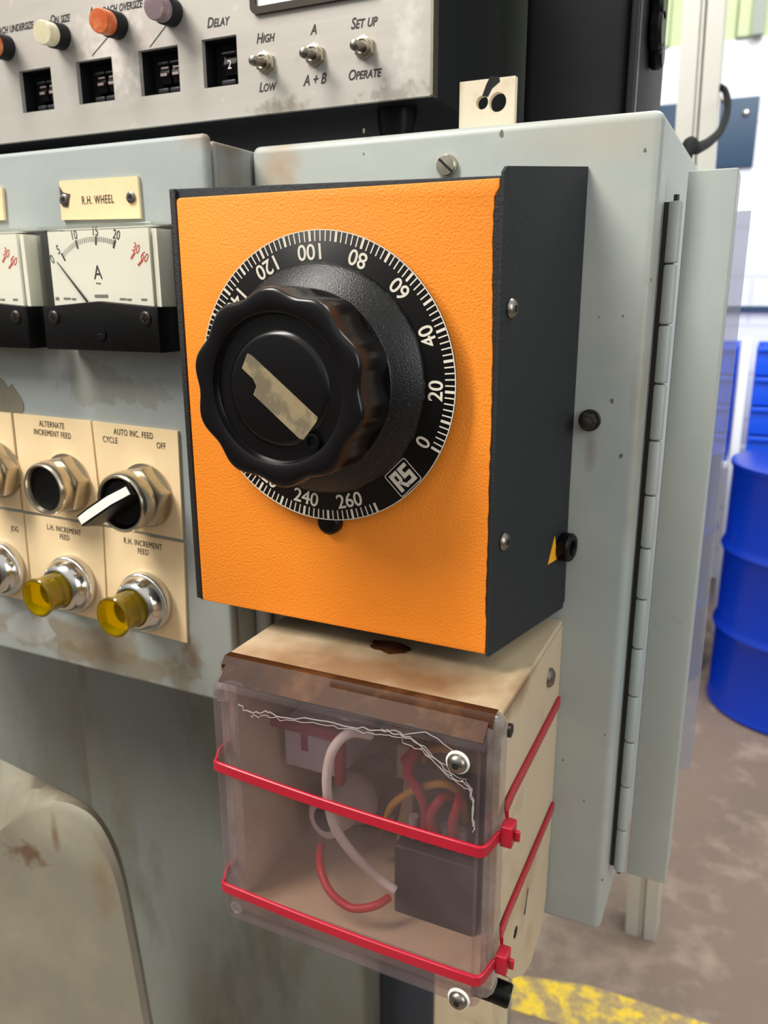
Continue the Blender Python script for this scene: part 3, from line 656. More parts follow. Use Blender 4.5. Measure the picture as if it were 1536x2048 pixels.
name_plate([(118,362),(274,352),(281,437),(123,440)], 'cream name plate engraved R.H. WHEEL with chipped corner', 'R.H. WHEEL', (195,400), [(129,400),(263,395)])
name_plate([(-160,388),(3,374),(8,440),(-150,447)], 'blank cream name plate cut off by the left frame edge', None, None, [(-140,420)])
q = [at(px, py, YL-.0023) for px, py in ((118,372),(126,385),(140,388),(138,400),(136,415),(125,413),(121,398))]
chip = obj('worn_corner', B().slab(q, (0,.0002,0)), M['steel'], bpy.data.objects['name_plate'], 'bare metal at the chipped corner')

# ================================================================== INSTRUMENT ON TOP
YI = .09; XI = -.0675; ZI = .2525
ins = thing('gauge_controller', 'long metal faced gauge control unit with switches on top of the cabinets', 'control unit', (-.35, YI, .2357))
holes = []
for a, bq in (((37,143),(109,218)), ((151,124),(230,200)), ((276,102),(361,183)), ((403,80),(477,168)), ((-78,160),(-2,240))):
    p, q = at(*a, YI), at(*bq, YI); holes.append((p.x, q.x, q.z, p.z))
def grid_plate(x0, x1, z0, z1, y0, y1, holes):
    b = B(); xs = sorted({x0, x1, *[h[0] for h in holes], *[h[1] for h in holes]}); zs = sorted({z0, z1, *[h[2] for h in holes], *[h[3] for h in holes]})
    bm = bmesh.new(); V = {}
    def v(x, z):
        if (x, z) not in V: V[(x, z)] = bm.verts.new((x, y0, z))
        return V[(x, z)]
    for xa, xb in zip(xs, xs[1:]):
        for za, zb_ in zip(zs, zs[1:]):
            mx, mz = (xa+xb)/2, (za+zb_)/2
            if any(h[0] < mx < h[1] and h[2] < mz < h[3] for h in holes): continue
            bm.faces.new((v(xa,za), v(xb,za), v(xb,zb_), v(xa,zb_)))
    g = bmesh.ops.extrude_face_region(bm, geom=list(bm.faces)); bmesh.ops.translate(bm, vec=(0,y1-y0,0), verts=[w for w in g['geom'] if isinstance(w, bmesh.types.BMVert)])
    bmesh.ops.recalc_face_normals(bm, faces=bm.faces); b._merge(bm); return b
ZT = .40
obj('face_plate', grid_plate(-.72, XI, ZI, ZT, YI, YI+.003, holes), M['alu'], ins, 'brushed metal face plate')
obj('case', grid_plate(-.72, XI-.002, ZI+.001, ZT, YI+.0032, YI+.02, holes), M['matte'], ins)
obj('case_back', B().box(-.72, XI-.002, YI+.0202, YI+.23, ZI+.001, ZT), M['matte'], ins, 'black case with paint flecks')
obj('edge_strip', B().box(XI+.0003, XI+.0018, YI-.001, YI+.006, ZI, ZT), M['nickel'], ins)
for xx, yy in ((-.098, YI+.028), (-.55, YI+.028), (-.098, YI+.19), (-.55, YI+.19)):
    obj('foot', B().lathe([(.0085,0),(.0105,.010),(.0110,.0178)], (xx, yy, .2355), (0,0,1), 24), M['black'], ins)
# thumbwheel switches
for k, h in enumerate(holes[:4]):
    w = h[1]-h[0]; hh = h[3]-h[2]; zc = (h[2]+h[3])/2
    sw = obj('thumbwheel_switch', B().box(h[0]+.0003, h[1]-.0003, YI+.0125, YI+.019, h[2]+.0003, h[3]-.0003), M['pitch'], ins)
    n = 2 if k < 3 else 1
    for j in range(n):
        cx = h[0]+w*(.46+.30*j) if n == 2 else h[0]+w*.60
        ww = w*.13 if n == 2 else w*.2
        obj('wheel', B().lathe([(hh*.30,-ww),(hh*.34,-ww*.9),(hh*.34,ww*.9),(hh*.30,ww)], (cx, YI+.0145, zc), (1,0,0), 20, rfun=lambda th, r, q: r*(1+.05*math.cos(10*th))), M['black'], sw)
        d = B()
        if n == 1: d.text('2', hh*.26, cx, zc-hh*.02, YI+.0145-hh*.36, 0, .9)
        else: d.box(cx-ww*.7, cx+ww*.5, YI+.0143-hh*.36, YI+.0145-hh*.36, zc-hh*.05, zc+hh*.01).box(cx-ww*.6, cx+ww*.8, YI+.0145-hh*.345, YI+.0147-hh*.345, zc+hh*.11, zc+hh*.15)
        obj('digit', d, M['digit'] if n == 2 else M['white'], sw)
        obj('wheel_rim', B().box(cx-ww, cx+ww, YI+.004, YI+.010, h[2]+.0015, h[2]+.004, .0006).box(cx-ww, cx+ww, YI+.005, YI+.010, zc+hh*.2, zc+hh*.25, .0004), M['enclosure'], sw)
# lamps on the face
for px, py, m, L_ in ((237,52,'capo',.019), (124,74,'capc',.018), (345,26,'capv',.019), (14,96,'capo',.019)):
    q = at(px, py, YI); lp = obj('status_lamp', B().lathe([(.0072,0),(.0072,L_*.52),(.0068,L_*.55)], q, (.12,-1,-.12), 28), M['matte'], ins)
    obj('lens', B().lathe([(.0064,L_*.55),(.0064,L_*.96),(.0060,L_),(.0004,L_*1.01)], q, (.12,-1,-.12), 28), M[m], lp)
# leader lines
b = B()
for (a, c_) in (((216,74),(184,112)), ((333,50),(300,94))):
    p, q = at(*a, YI), at(*c_, YI); d = (q-p).normalized(); n = Vector((-d.z,0,d.x))*.00022
    b.slab([p+n+Vector((0,-.0001,0)), q+n+Vector((0,-.0001,0)), q-n+Vector((0,-.0001,0)), p-n+Vector((0,-.0001,0))], (0,-.0001,0))
obj('leader_lines', b, M['blackink'], ins)
for w_, px, py, sz in (('Delay',435,44,.0072), ('High',530,76,.0068), ('Low',534,174,.0068), ('A',627,60,.0066), ('A + B',629,160,.0072), ('Set up',727,45,.0072), ('Operate',728,148,.0068), ('On size',119,38,.0070), ('Approach oversize',230,16,.0070), ('Approach undersize',16,58,.0070)):
    q = at(px, py, YI)
    obj('lettering', B().text(w_, sz, q.x, q.z, YI-.0001, 0, .80 if 'size' not in w_ else .72, .28, True, 1.0, .00010), M['blackink'], ins)
# toggles
for px, py in ((532,126), (631,111), (730,96)):
    q = at(px, py, YI)
    tg = obj('toggle_switch', B().prism([(q.x+a, q.z+c) for a, c in hexr(.0058, 6, .5)], YI-.0022, YI, .0004), M['nickel'], ins)
    obj('bushing', B().lathe([(.0044,.0022),(.0044,.0042),(.0034,.0045),(.003,.0036)], q, (0,-1,0), 24), M['nickel'], tg)
    obj('lever', B().lathe([(.0021,.003),(.0022,.009),(.0026,.0135),(.0024,.0155),(.0012,.0164)], q, (.10,-1,-.16), 18), M['steel'], tg)
# display frame
p, q = at(504, -60, YI), at(742, 30, YI); p2 = at(504, 30, YI)
fx0, fx1, fz0 = at(504,20,YI).x, at(760,10,YI).x, at(520,30,YI).z
out = rrect(fx0, fx1, fz0, fz0+.07, .004); inn = rrect(fx0+.0035, fx1-.0035, fz0+.0035, fz0+.0665, .002)
b = B(); b.loft([[Vector((x, YI-.0001, z)) for x, z in out], [Vector((x, YI-.0022, z)) for x, z in out], [Vector((x, YI-.0022, z)) for x, z in inn], [Vector((x, YI-.0001, z)) for x, z in inn]], caps=False)
fr1 = obj('badge_frame', b, M['darksteel'], ins)
obj('badge_plate', B().box(fx0+.0036, fx1-.0036, YI-.0008, YI-.0001, fz0+.0036, fz0+.066), M['white'], fr1, 'pale badge plate with blurred lettering')
obj('badge_print', B().box(fx0+.0085, fx0+.0235, YI-.0010, YI-.0009, fz0+.0068, fz0+.0092).box(fx0+.0255, fx0+.030, YI-.0010, YI-.0009, fz0+.0068, fz0+.0092), M['greyink'], fr1, 'blurred grey print on the badge')

# ---- black machine casing behind
YE = .2
x0 = at(1047,100,YE).x; x1 = at(1258,100,YE).x; x2 = at(1278,100,YE).x
yb = atx(1330,100,x2-.001).y
en = thing('machine_casing', 'tall charcoal machine casing standing behind the grey cabinet top', 'machine casing', ((x0+x2)/2, (YE+yb)/2, .2352))
obj('front_panel', B().box(x0, x1, YE, yb, .2352, .62, .006, 3), M['enclosure'], en)
obj('edge_rib', B().box(x1+.0005, x2, YE-.004, YE+.006, .2352, .62, .002), M['enclosure'], en)
obj('side_panel', B().box(x1+.0005, x2-.001, YE+.0065, yb, .2352, .62, .002), M['matte'], en)
for px, py, r in ((1303,12,.010), (1300,62,.012), (1300,112,.008)):
    q = atx(px, py, x2-.001); obj('clamp_knob', B().lathe([(r*.8,0),(r,.002),(r,.006),(r*.8,.008)], q, (1,0,0), 20, rfun=lambda th, rr, h: rr*(1+.04*math.cos(8*th))), M['black'], en)

# ================================================================== ORANGE VARIABLE TRANSFORMER
X0, X1, Z0, Z1 = -.1575, .0, .0, .2000
A1, A2 = Vector((.0004,-.0012,.2042)), Vector((.0004,-.0012,-.0004))
A3, A4 = at(1177,333,D-.0005), at(1137,1208,D-.0005)
va = thing('variable_transformer', 'orange fronted black cased variable transformer box with large black dial knob', 'transformer', (-.075, .04, 0))
# cover: tapered black case, front rim just behind the orange sheet
xl = X0-.0025
obj('case', B().poly8([(xl,.0004,.0006),(-.0012,.0004,.0006),(-.0012,.0004,.2008),(xl,.0004,.2044),(xl-.002,D-.0005,.0006),(A4.x-.0018,D-.0005,A4.z+.0006),(A3.x-.0018,D-.0005,A3.z-.0012),(xl-.002,D-.0005,.2052)], .0008, 2), M['cover'], va, 'charcoal textured case')
nrm = (A3-A1).cross(A2-A1).normalized()
if nrm.x < 0: nrm = -nrm
A4 = atp(1137,1208,A1,nrm)
A4 = A2 + (A4-A2)*((D-.0005-A2.y)/(A4.y-A2.y))
P4 = [A2, A4, A3, A1+Vector((.0005,.0022,0)), A1+Vector((0,0,-.0022))]
obj('side_panel', B().slab(P4, -nrm*.0013), M['cover'], va, 'charcoal textured side panel')
rim = B(); rim.box(xl-.0004, X0+.0004, -.0016, .0003, .0022, .2042, .0006)
obj('left_flange', rim, M['edge'], va)
# orange sheet with a ragged right edge
edge = []
N = 60
for k in range(N+1):
    z = Z0+.0004+(Z1-Z0-.0006)*k/N
    rag = -.0016 - .0016*max(0, min(1, (z-.115)/.06)) - .0005*random.random() if z > .02 else -.0012
    if z > .194: rag = -.0014
    edge.append((rag, z))
outl = [(X0+.0006, Z0+.0024), (X0+.0014, Z0+.0012)] + edge + [(X0+.0022, Z1+.0001), (X0+.0009, Z1-.0006), (X0+.0006, Z1-.002)]
obj('front_panel', B().prism(outl, -.0012, .0002, .0006), M['orange'], va, 'orange crinkle painted front panel')
strip = [(e[0]+.0002, e[1]) for e in edge]
obj('worn_edge', B().prism(strip+[(-.0002, Z1-.0002), (-.0002, Z0+.0004)], -.0008, .0003), M['edge'], va, 'ragged black worn edge')
# screws on the side
def on_side(px, py): return atp(px, py, A1, nrm)
for px, py in ((1022,617), (1007,1083)):
    q = on_side(px, py); s = obj('socket_screw', B().lathe([(.0040,0),(.0041,.0006),(.0034,.0016),(.0020,.0023),(.0014,.0024),(.0012,.0012)], q, nrm, 28), M['steel'], va)
    obj('hex_socket', B().lathe([(.0012,.0013),(.0012,.00238)], q, nrm, 6), M['pitch'], s)
q = on_side(1122, 1092)
fh = obj('fuse_holder', B().lathe([(.0072,0),(.0074,.001),(.0074,.0052),(.0066,.0062),(.0042,.0064),(.0038,.0056),(.0036,.0018)], q, nrm, 36), M['black'], va)
obj('fuse_cap_slot', B().lathe([(.0036,.0018),(.0036,.0022)], q, nrm, 24), M['pitch'], fh)
tri = [on_side(1109,1072), on_side(1113,1118), on_side(1095,1129)]
obj('warning_sticker', B().slab([p+nrm*.0003 for p in tri], -nrm*.00025), M['sticker'], va, 'yellow triangular sticker')
# dial
DC = Vector((-.0785, 0, .1198)); DR = .0634; YD = -.0080
dl = obj('dial_plate', B().lathe([(DR-.0004,0),(DR,.0003),(DR,.0012),(DR-.0004,.0015)], (DC.x, YD+.0015, DC.z), (0,-1,0), 160), M['dial'], va, 'glossy black dial disc')
b = B(); a0, st = math.radians(-25.8), math.radians(1.192)
for k in range(136):
    a = a0+st*2*k; major = k % 5 == 0
    wd = .00115 if major else .00056; r0, r1 = .0588, .0630
    u = Vector((math.cos(a),0,math.sin(a))); v = Vector((-u.z,0,u.x))*wd/2; o_ = Vector((DC.x, YD-.0001, DC.z))
    b.slab([o_+u*r0+v, o_+u*r1+v, o_+u*r1-v, o_+u*r0-v], (0,-.00006,0))
obj('dial_ticks', b, M['mark'], dl, 'cream scale ticks')
b = B()
for val in range(0, 261, 20):
    a = a0+st*val; r = .0549
    b.text(str(val), .0092, DC.x+r*math.cos(a), DC.z+r*math.sin(a), YD-.0001, a+PI/2, .98, 0, False, .98, .00010)
obj('dial_rim', B().ring(DC.x, DC.z, YD+.0001, DR-.0003, DR+.0001, .0002, 128), M['mark'], dl, 'thin cream rim line')
obj('dial_numbers', b, M['mark'], dl, 'cream scale numbers')
# maker's mark: outlined box with two block letters
la = math.radians(45); lc = at(806, 955, YD)
ur, uu = Vector((math.cos(la),0,math.sin(la))), Vector((-math.sin(la),0,math.cos(la)))
S = .0092
def LP(x, z): return lc + ur*((x-.56)*S) + uu*((z-.5)*S) + Vector((0,-.0001,0))
b = B()
def quad(*pts): b.slab([LP(*p) for p in pts], (0,-.00006,0))
for q4 in (((0,0),(.2,0),(.2,1),(0,1)), ((.2,.80),(.50,.80),(.50,1),(.2,1)), ((.34,.50),(.50,.50),(.50,.80),(.34,.80)), ((.2,.36),(.42,.36),(.50,.50),(.2,.52)), ((.22,.38),(.40,.38),(.66,0),(.44,0)),
           ((.58,.80),(1.12,.80),(1.12,1),(.58,1)), ((.58,.40),(.78,.40),(.78,.80),(.58,.80)), ((.78,.40),(1.12,.40),(1.12,.60),(.78,.60)), ((.92,0),(1.12,0),(1.12,.40),(.92,.40)), ((.60,0),(.92,0),(.92,.20),(.54,.20))):
    quad(*q4)
def frame(x0, x1, z0, z1, w_, r_):
    oo = rrect(x0,x1,z0,z1,r_); ii = rrect(x0+w_,x1-w_,z0+w_,z1-w_,r_*.7)
    P = [[LP(*p) for p in oo], [LP(*p)+Vector((0,-.00008,0)) for p in oo], [LP(*p)+Vector((0,-.00008,0)) for p in ii], [LP(*p) for p in ii]]
    b.loft(P, caps=False)
frame(-.17, 1.29, -.17, 1.17, .04, .12)
obj('maker_mark', b, M['mark'], dl, 'cream RS block mark in an outlined square')
q = at(660, 1046, -.003)
obj('dial_stop', B().lathe([(.0060,0),(.0058,.0035),(.0045,.0048),(.0005,.0052)], (q.x, -.0013, q.z+.0006), (0,-1,0), 28), M['black'], va)
obj('shaft_boss', B().lathe([(.012,0),(.012,.0052)], (DC.x, -.0013, DC.z), (0,-1,0), 24), M['black'], va)
# knob
KY = -.0082
sk = obj('knob_skirt', B().lathe([(.0502,0),(.0505,.001),(.0500,.0026),(.0490,.0034),(.0412,.0108),(.0400,.0112),(.0395,.0118)], (DC.x, KY, DC.z), (0,-1,0), 96), M['skirt'], va, 'dusty dark skirt ring')
def flute(th, r, h):
    k = 1.0 if r > .033 else 0
    c = .5+.5*math.cos(10*(th-.052)); return r - k*.0025*(c**1.1)*min(1, (r-.033)/.004)
kn = obj('knob', B().lathe([(.0394,.0119),(.0402,.0124),(.0404,.0180),(.0404,.0352),(.0401,.0366),(.0394,.0374),(.0386,.0377),(.0350,.0377),(.0312,.0375),(.0304,.0371),(.0300,.0352),(.0294,.0342),(.0250,.0342),(.0236,.0343),(.0229,.0350),(.0220,.0356),(.0210,.0358),(.0005,.0358)], (DC.x, KY, DC.z), (0,-1,0), 160, rfun=flute), M['knob'], va, 'glossy black fluted knob')
YF = KY-.0360
sp = [(496,707),(505,712),(636,835),(634,843),(608,879),(600,877),(508,789),(514,772),(507,757),(496,747),(485,736)]
obj('pointer_strip', B().slab([at(px, py, YF) for px, py in sp], (0,-.0005,0)), M['gold'], kn, 'worn beige pointer strip')
q = at(629, 882, KY-.034)
obj('grub_screw', B().lathe([(.0034,0),(.0034,.0022),(.0024,.0023),(.0022,.001)], (q.x, KY-.0342, q.z), (0,-1,0), 24), M['black'], kn)

# ================================================================== JUNCTION BOX
JX0, JX1, JZ0, JZ1, JY = -.1220, .0160, -.1520, -.0105, -.0300
jb = thing('junction_box', 'cream junction box with smoky clear lid hung below the orange box', 'junction box', (-.053, .03, JZ0))
b = B(); wl = .003
b.box(JX0, JX1, JY, D-.0005, JZ1-wl, JZ1, .0012); b.box(JX0, JX1, JY, D-.0005, JZ0, JZ0+wl, .0012)
b.box(JX0, JX0+wl, JY, D-.0005, JZ0+wl, JZ1-wl); b.box(JX1-wl, JX1, JY, D-.0005, JZ0+wl, JZ1-wl)
b.box(JX0+wl, JX1-wl, D-.004, D-.0005, JZ0+wl, JZ1-wl)
obj('body', b, M['jbox'], jb, 'cream plastic body')
# rounded flange ring of the lid
def ringloft(x0, x1, z0, z1, r, y0, y1, w_, bev):
    def P(dx, y): return [Vector((x, y, z)) for x, z in rrect(x0+dx, x1-dx, z0+dx, z1-dx, max(r-dx, .0006), 6)]
    return [P(w_, y0), P(0, y0), P(0, y1+bev), P(bev*.3, y1+bev*.3), P(bev, y1)]
FX0, FX1, FZ0, FZ1 = -.1228, .0186, -.1512, -.0090
b = B(); pr = ringloft(FX0, FX1, FZ0, FZ1, .006, JY-.0003, JY-.0075, .006, .003)
pr.append([Vector((x, JY-.0075, z)) for x, z in rrect(FX0+.0062, FX1-.0062, FZ0+.0062, FZ1-.0062, .003, 6)])
b.loft(pr+[pr[0]], caps=False)
lid = obj('lid_flange', b, M['flange'], jb, 'grubby clear flange of the lid')
LX0, LX1, LZ0, LZ1 = -.1192, .0148, -.1478, -.0172
YF2 = -.0470
def LPf(i, y, up=0): return [Vector((x, y, z)) for x, z in rrect(LX0+i, LX1-i, LZ0+i, LZ1-i+up, max(.0045-i, .0015), 6)]
b = B(); b.loft([LPf(-.0012,JY-.0078,.0042), LPf(0,YF2+.002), LPf(.0007,YF2+.0006), LPf(.002,YF2), LPf(.004,YF2+.0018), LPf(.0026,YF2+.004), LPf(.0012,JY-.0078,.0040)], caps=False)
bm_ = bmesh.new(); o1 = LPf(.002, YF2); o2 = LPf(.004, YF2+.0018)
bm_.faces.new([bm_.verts.new(p) for p in o1]); bm_.faces.new([bm_.verts.new(p) for p in o2[::-1]]); b._merge(bm_)
bmesh.ops.remove_doubles(b.bm, verts=b.bm.verts, dist=1e-6)
obj('lid', b, M['lid'], jb, 'smoky clear raised lid')
# sticky brown grime along the lid top
b = B(); n = 40; top = []; bot = []
for k in range(n+1):
    x = FX0+.004+(FX1-FX0-.008)*k/n
    top.append((x, FZ1+.0003)); 
for k in range(n+1):
    x = FX0+.004+(FX1-FX0-.008)*k/n
    dpt = .0020+.0026*abs(noise.noise(Vector((x*90,2,0))))+.0012*abs(noise.noise(Vector((x*320,5,1)))); dpt *= (.5 if x > -.06 else 1.2)
    bot.append(dpt)
rows = [[Vector((t[0], JY-.0004, t[1])) for t in top], [Vector((t[0], JY-.0050, t[1]+.0001)) for t in top], [Vector((t[0], JY-.0078, t[1]-.0030)) for t in top], [Vector((t[0], JY-.0080, t[1]-.0030-d_*1.2)) for t, d_ in zip(top, bot)]]
bm_ = bmesh.new(); RV = [[bm_.verts.new(v) for v in r] for r in rows]
for a, c_ in zip(RV, RV[1:]):
    for i in range(n): bm_.faces.new((a[i], a[i+1], c_[i+1], c_[i]))
g = bmesh.ops.extrude_face_region(bm_, geom=list(bm_.faces)); bmesh.ops.translate(bm_, vec=(0,-.0004,.0003), verts=[v for v in g['geom'] if isinstance(v, bmesh.types.BMVert)])
bmesh.ops.recalc_face_normals(bm_, faces=bm_.faces); b._merge(bm_)
obj('grime', b, M['stain'], jb, 'sticky brown grime along the lid top')
# grime on the raised lid top face
b = B(); n_ = 24
for k_ in range(1):
    fa = [Vector((LX0+.003+(LX1-LX0-.005)*i/n_, YF2+.0022+.0012*abs(noise.noise(Vector((i*.7,1,0)))), LZ1+.0003)) for i in range(n_+1)]
    fb = [Vector((v.x, JY-.0080, LZ1+.0062)) for v in fa]
    fc = [v+Vector((0,.0003,-.0006)) for v in fb]; fd = [v+Vector((0,.0003,-.0006)) for v in fa]
    b.loft([fa, fb, fc, fd, fa], close=False, caps=False)
obj('grime', b, M['stain'], jb, 'brown oil film on the raised top of the lid')
# crack line across lid top
pts = [(478,1408),(500,1425),(530,1424),(560,1432),(640,1442),(700,1452),(760,1462),(800,1470),(850,1500),(900,1548),(935,1572),(945,1600),(948,1660)]
b = B(); rnd = random.Random(3)
def jag(pl, k, amp):
    P = spline([Vector((x, y, 0)) for x, y in pl], 5); return [at(v.x+rnd.uniform(-amp, amp), v.y+rnd.uniform(-amp, amp)+k, YF2-.0001) for v in P]
b.tube(jag(pts, 0, 3.0), .00028, 5, 0); b.tube(jag(pts[1:10], 8, 4.0), .0002, 5, 0); b.tube(jag(pts[6:], -5, 4.0), .0002, 5, 0); b.tube(jag(pts[8:], 7, 3.0), .0002, 5, 0)
b.tube(jag([(800,1470),(850,1466),(905,1500)], 0, 2.0), .0002, 5, 0)
obj('crack', b, M['chrome'] if False else clear('crack_edge', (250,246,244), .5, (236,230,226), .05), jb, 'glinting crack across the clear lid')
# lid screws
for px, py, big in ((916,1524,1), (918,1996,1), (440,1391,0), (473,1815,0)):
    q = at(px, py, YF2)
    if big:
        w_ = obj('washer', B().lathe([(.0051,0),(.0051,.0006),(.0042,.0007)], q, (0,-1,0), 32), M['white'], jb)
        s = obj('lid_screw', B().lathe([(.0042,.0009),(.0042,.0015),(.0036,.0028),(.0022,.0036),(.0013,.0038),(.0012,.0022)], q, (0,-1,0), 32), M['steel'], jb)
        obj('hex_socket', B().lathe([(.0012,.0023),(.0012,.0037)], q, (0,-1,0), 6), M['pitch'], s)
    else:
        obj('screw_recess', B().lathe([(.0034,0),(.0034,.0003),(.0026,.0004),(.0024,.0001)], q, (0,-1,0), 28), M['flange'], jb)
q = atx(1098, 1355, JX1); obj('side_rivet', B().lathe([(.0052,0),(.0050,.0012),(.0034,.0026),(.0012,.0030),(.001,.0018)], q, (1,0,0), 28), M['steel'], jb)
q = atx(1014, 1470, FX1); obj('lid_catch', B().lathe([(.0030,0),(.0030,.0016),(.0010,.0022)], (FX1-.0008, q.y+.004, q.z), (1,0,0), 20), M['darksteel'], jb)
q = atz(780, 1295, JZ1)
b = B(); pts = [(q.x+.0105*math.cos(t)*(1+.35*noise.noise(Vector((t*1.7,3,0)))), q.y+.0062*math.sin(t)*(1+.35*noise.noise(Vector((t*1.7,7,0))))) for t in [2*PI*k/24 for k in range(24)]]
b.slab([(x, y, JZ1+.0001) for x, y in pts], (0,0,.0005)); obj('oil_blob', b, M['stain'], jb, 'dark oil blob on the box top')
# lower lug with slot
lug = [(1008,1792),(1062,1690),(1102,1640),(1092,1790),(1084,1850),(1062,1925),(1046,1950),(1022,1958),(1010,1950)]
b = B(); b.slab([atx(px, py, JX1-.0002) for px, py in lug], (-.004,0,0)); lg = obj('mounting_lug', b, M['jbox'], jb)
q = atx(1031, 1864, JX1); obj('lug_hole', B().lathe([(.0030,0),(.0030,.0002)], q, (1,0,0), 20), M['pitch'], lg)
q = atx(1052, 1803, JX1); obj('lug_slot', B().slab([q+Vector((.0001,-.003,-.006)), q+Vector((.0001,-.001,-.0066)), q+Vector((.0001,.0035,.006)), q+Vector((.0001,.0015,.0066))], (.0002,0,0)), M['paint_dark'], lg)
# gland under the box
q0 = at(985,1978,.004); b = B().lathe([(.0060,0),(.0060,.0085),(.0054,.0095)], q0, (1,.1,-.18), 24).box(q0.x-.010, q0.x+.0004, q0.y-.005, q0.y+.005, q0.z-.004, JZ0-.0002, .0008)
tag(obj('cable_gland', b, M['black']), 'black cable gland under the right end of the junction box', 'gland')

# ---- contents (each thing by itself)
rl = thing('relay', 'red framed white relay inside the junction box, upper left', 'relay', (-.085, .03, -.06))
p, q = at(555,1450,.0), at(668,1570,.0)
obj('housing', B().box(p.x, q.x, .006, .05, q.z, p.z, .001), M['relaywhite'], rl)
obj('red_frame', B().box(p.x-.005, q.x+.005, .0, .0058, p.z-.002, p.z+.004, .001).box(q.x, q.x+.005, .0, .0058, q.z, p.z-.0022, .001), M['relayred'], rl)
obj('marking', B().box((p.x+q.x)/2-.006, (p.x+q.x)/2-.002, .0056, .0059, (p.z+q.z)/2-.002, (p.z+q.z)/2+.010, .0001), M['relayred'], rl, 'red mark on the white front')
obj('relay_base', B().box(p.x+.001, q.x-.001, .05, D-.0045, q.z+.002, p.z-.002), M['terminal'], rl)
tb = thing('terminal_block', 'dark terminal block inside the junction box, lower right', 'terminal block', (-.02, .03, -.13))
p, q = at(784,1694,-.008), at(944,1918,-.008)
obj('block', B().box(p.x, q.x, -.006, .035, q.z, p.z, .0015), M['terminal'], tb)
obj('block_base', B().box(p.x+.003, q.x-.003, .0352, D-.0045, q.z+.004, p.z-.004), M['terminal'], tb)
for px in (815,848,880,912):
    q_ = at(px, 1690, -.004); obj('ferrule', B().cyl((q_.x, .004, p.z+.0002), (0,0,1), .0026, .012, 14), M['greywire'], tb)
gd = thing('cable_grommet', 'white cable grommet with dark bore at the middle of the junction box', 'grommet', (-.055, .04, -.09))
q = at(662, 1655, .012)
obj('collar', B().lathe([(.0150,0),(.0150,.006),(.0120,.010),(.0112,.030),(.0095,.0305),(.0072,.0295)], (q.x, D-.036, q.z), (-.2,-1,.05), 36), M['whitewire'], gd)
obj('bore', B().lathe([(.0070,.0297),(.0070,.0303)], (q.x, D-.036, q.z), (-.2,-1,.05), 28), M['pitch'], gd)
obj('stem', B().lathe([(.010,0),(.010,.0308)], (q.x+.001, D-.0045, q.z), (0,-1,0), 28), M['whitewire'], gd)
cw = [at(740,1470,-.020), at(700,1466,-.032), at(668,1495,-.038), at(655,1540,-.0395), at(655,1590,-.0395), at(668,1650,-.036), at(700,1700,-.026), at(745,1745,-.012), at(790,1780,-.0085)]
tag(obj('cable', B().tube(cw, .0023, 12, 8), M['whitewire']), 'white cable looping just behind the clear lid', 'cable', 'wires in the junction box')
wires = [
 ('redwire', .0021, [(642,1690,.0),(640,1730,-.016),(658,1780,-.024),(700,1815,-.026),(748,1812,-.024),(778,1795,-.016)], 'red wire hanging in an arc below the white grommet'),
 ('redwire', .0024, [(810,1520,.01),(832,1500,.0),(815,1540,-.006),(835,1580,-.008),(850,1620,-.004),(848,1692,.004)], 'red wire rising on the left of the dark terminal block'),
 ('redwire', .0024, [(905,1590,.01),(880,1600,-.006),(860,1640,-.006),(880,1692,.004)], 'red wire bending over to the middle of the terminal block'),
 ('redwire', .0024, [(925,1570,.012),(915,1610,-.004),(905,1650,-.004),(912,1692,.004)], 'red wire dropping at the right of the terminal block'),
 ('yellow', .0019, [(770,1650,.02),(785,1610,.006),(830,1580,-.002),(885,1568,-.004),(920,1590,.006),(930,1640,.02)], 'yellow wire arching across the junction box'),
 ('yellow', .0019, [(850,1520,.02),(862,1500,.01),(900,1500,.008),(925,1520,.02)], 'yellow wire loop near the upper right lid screw'),
 ('brownwire', .0022, [(745,1690,.02),(770,1660,.01),(790,1630,.012),(800,1560,.03)], 'brown wire behind the yellow wire in the junction box'),
]
for m, r, pts, lab in wires:
    tag(obj('wire', B().tube([at(px, py, y) for px, py, y in pts], r, 10, 6), M[m]), lab, 'wire', 'wires in the junction box')
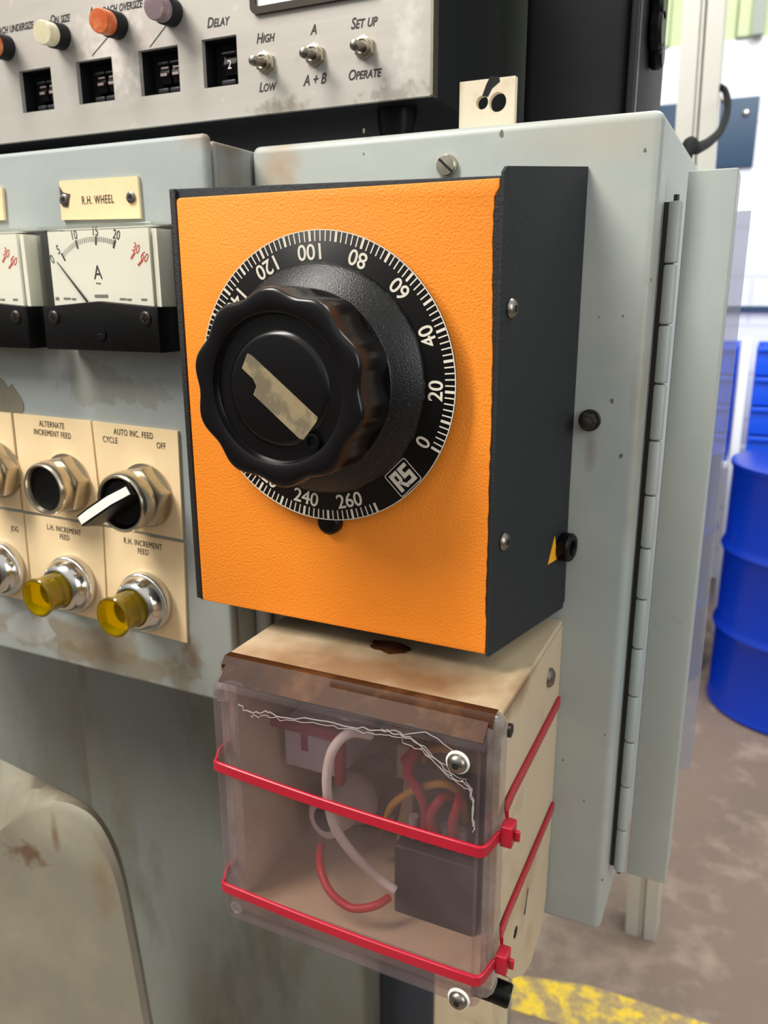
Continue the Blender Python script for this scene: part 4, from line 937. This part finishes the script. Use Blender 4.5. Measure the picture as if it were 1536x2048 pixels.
b = B(); p, q = at(800,1480,.045), at(832,1690,.045); b.box(p.x, q.x, .04, .048, q.z, p.z, .001).box(p.x+.001, q.x-.001, .048, D-.0045, q.z, p.z)
tag(obj('divider_rail', b, M['cream']), 'pale upright rail behind the wires in the junction box', 'rail')

# ---- cable ties
def tie(zl, zr, zs, label, k):
    t = thing('cable_tie', label, 'cable tie', (-.05, YF2, zl), 'red cable ties')
    o = .0002
    y1 = YF2-o
    pts = [Vector((JX0-.0004, D-.002, zl+.002)), Vector((JX0-.0004, .02, zl+.002)), Vector((FX0-.0004, JY+.001, zl+.001)), Vector((FX0-.0004, JY-.0078, zl)), Vector((LX0-.0006, YF2+.003, zl)), Vector((LX0+.0004, y1+.0004, zl)), Vector((LX0+.002, y1, zl))]
    for i in range(1, 12):
        f = i/12; sag = -.0015*math.sin(PI*f); pts.append(Vector((LX0+.002+(LX1-LX0-.004)*f, y1, zl+(zr-zl)*f+sag)))
    pts += [Vector((LX1-.002, y1, zr)), Vector((LX1-.0002, y1+.0008, zr)), Vector((LX1+.0008, YF2+.003, zr)), Vector((FX1-.001, JY-.0082, zr+.002)), Vector((FX1+.0004, JY-.006, zr+.002))]
    obj('strap', B().strap(pts, .0054, .0013), M['red'], t)
    hp = Vector((FX1+.0006, JY-.0062, zr+.003))
    obj('head', B().box(hp.x, hp.x+.0052, hp.y-.0018, hp.y+.0062, hp.z-.0052, hp.z+.0046, .0007), M['red'], t)
    obj('tail', B().box(hp.x+.0054, hp.x+.0078, hp.y+.0006, hp.y+.0024, hp.z-.0026, hp.z+.0022, .0004), M['red'], t)
    side = [Vector((FX1+.0004, JY+.0006, zs)), Vector((JX1+.0010, JY+.006, zs)), Vector((JX1+.0004, JY+.02, zs+.0004)), Vector((JX1+.0004, .03, zs+.001)), Vector((JX1+.0004, D-.003, zs+.002))]
    obj('side_strap', B().strap(side, .0062, .0013), M['red'], t)
tie(-.0605, -.0655, -.0590, 'upper red cable tie round the clear lidded junction box', 0)
tie(-.1290, -.1310, -.1245, 'lower red cable tie round the clear lidded junction box', 1)
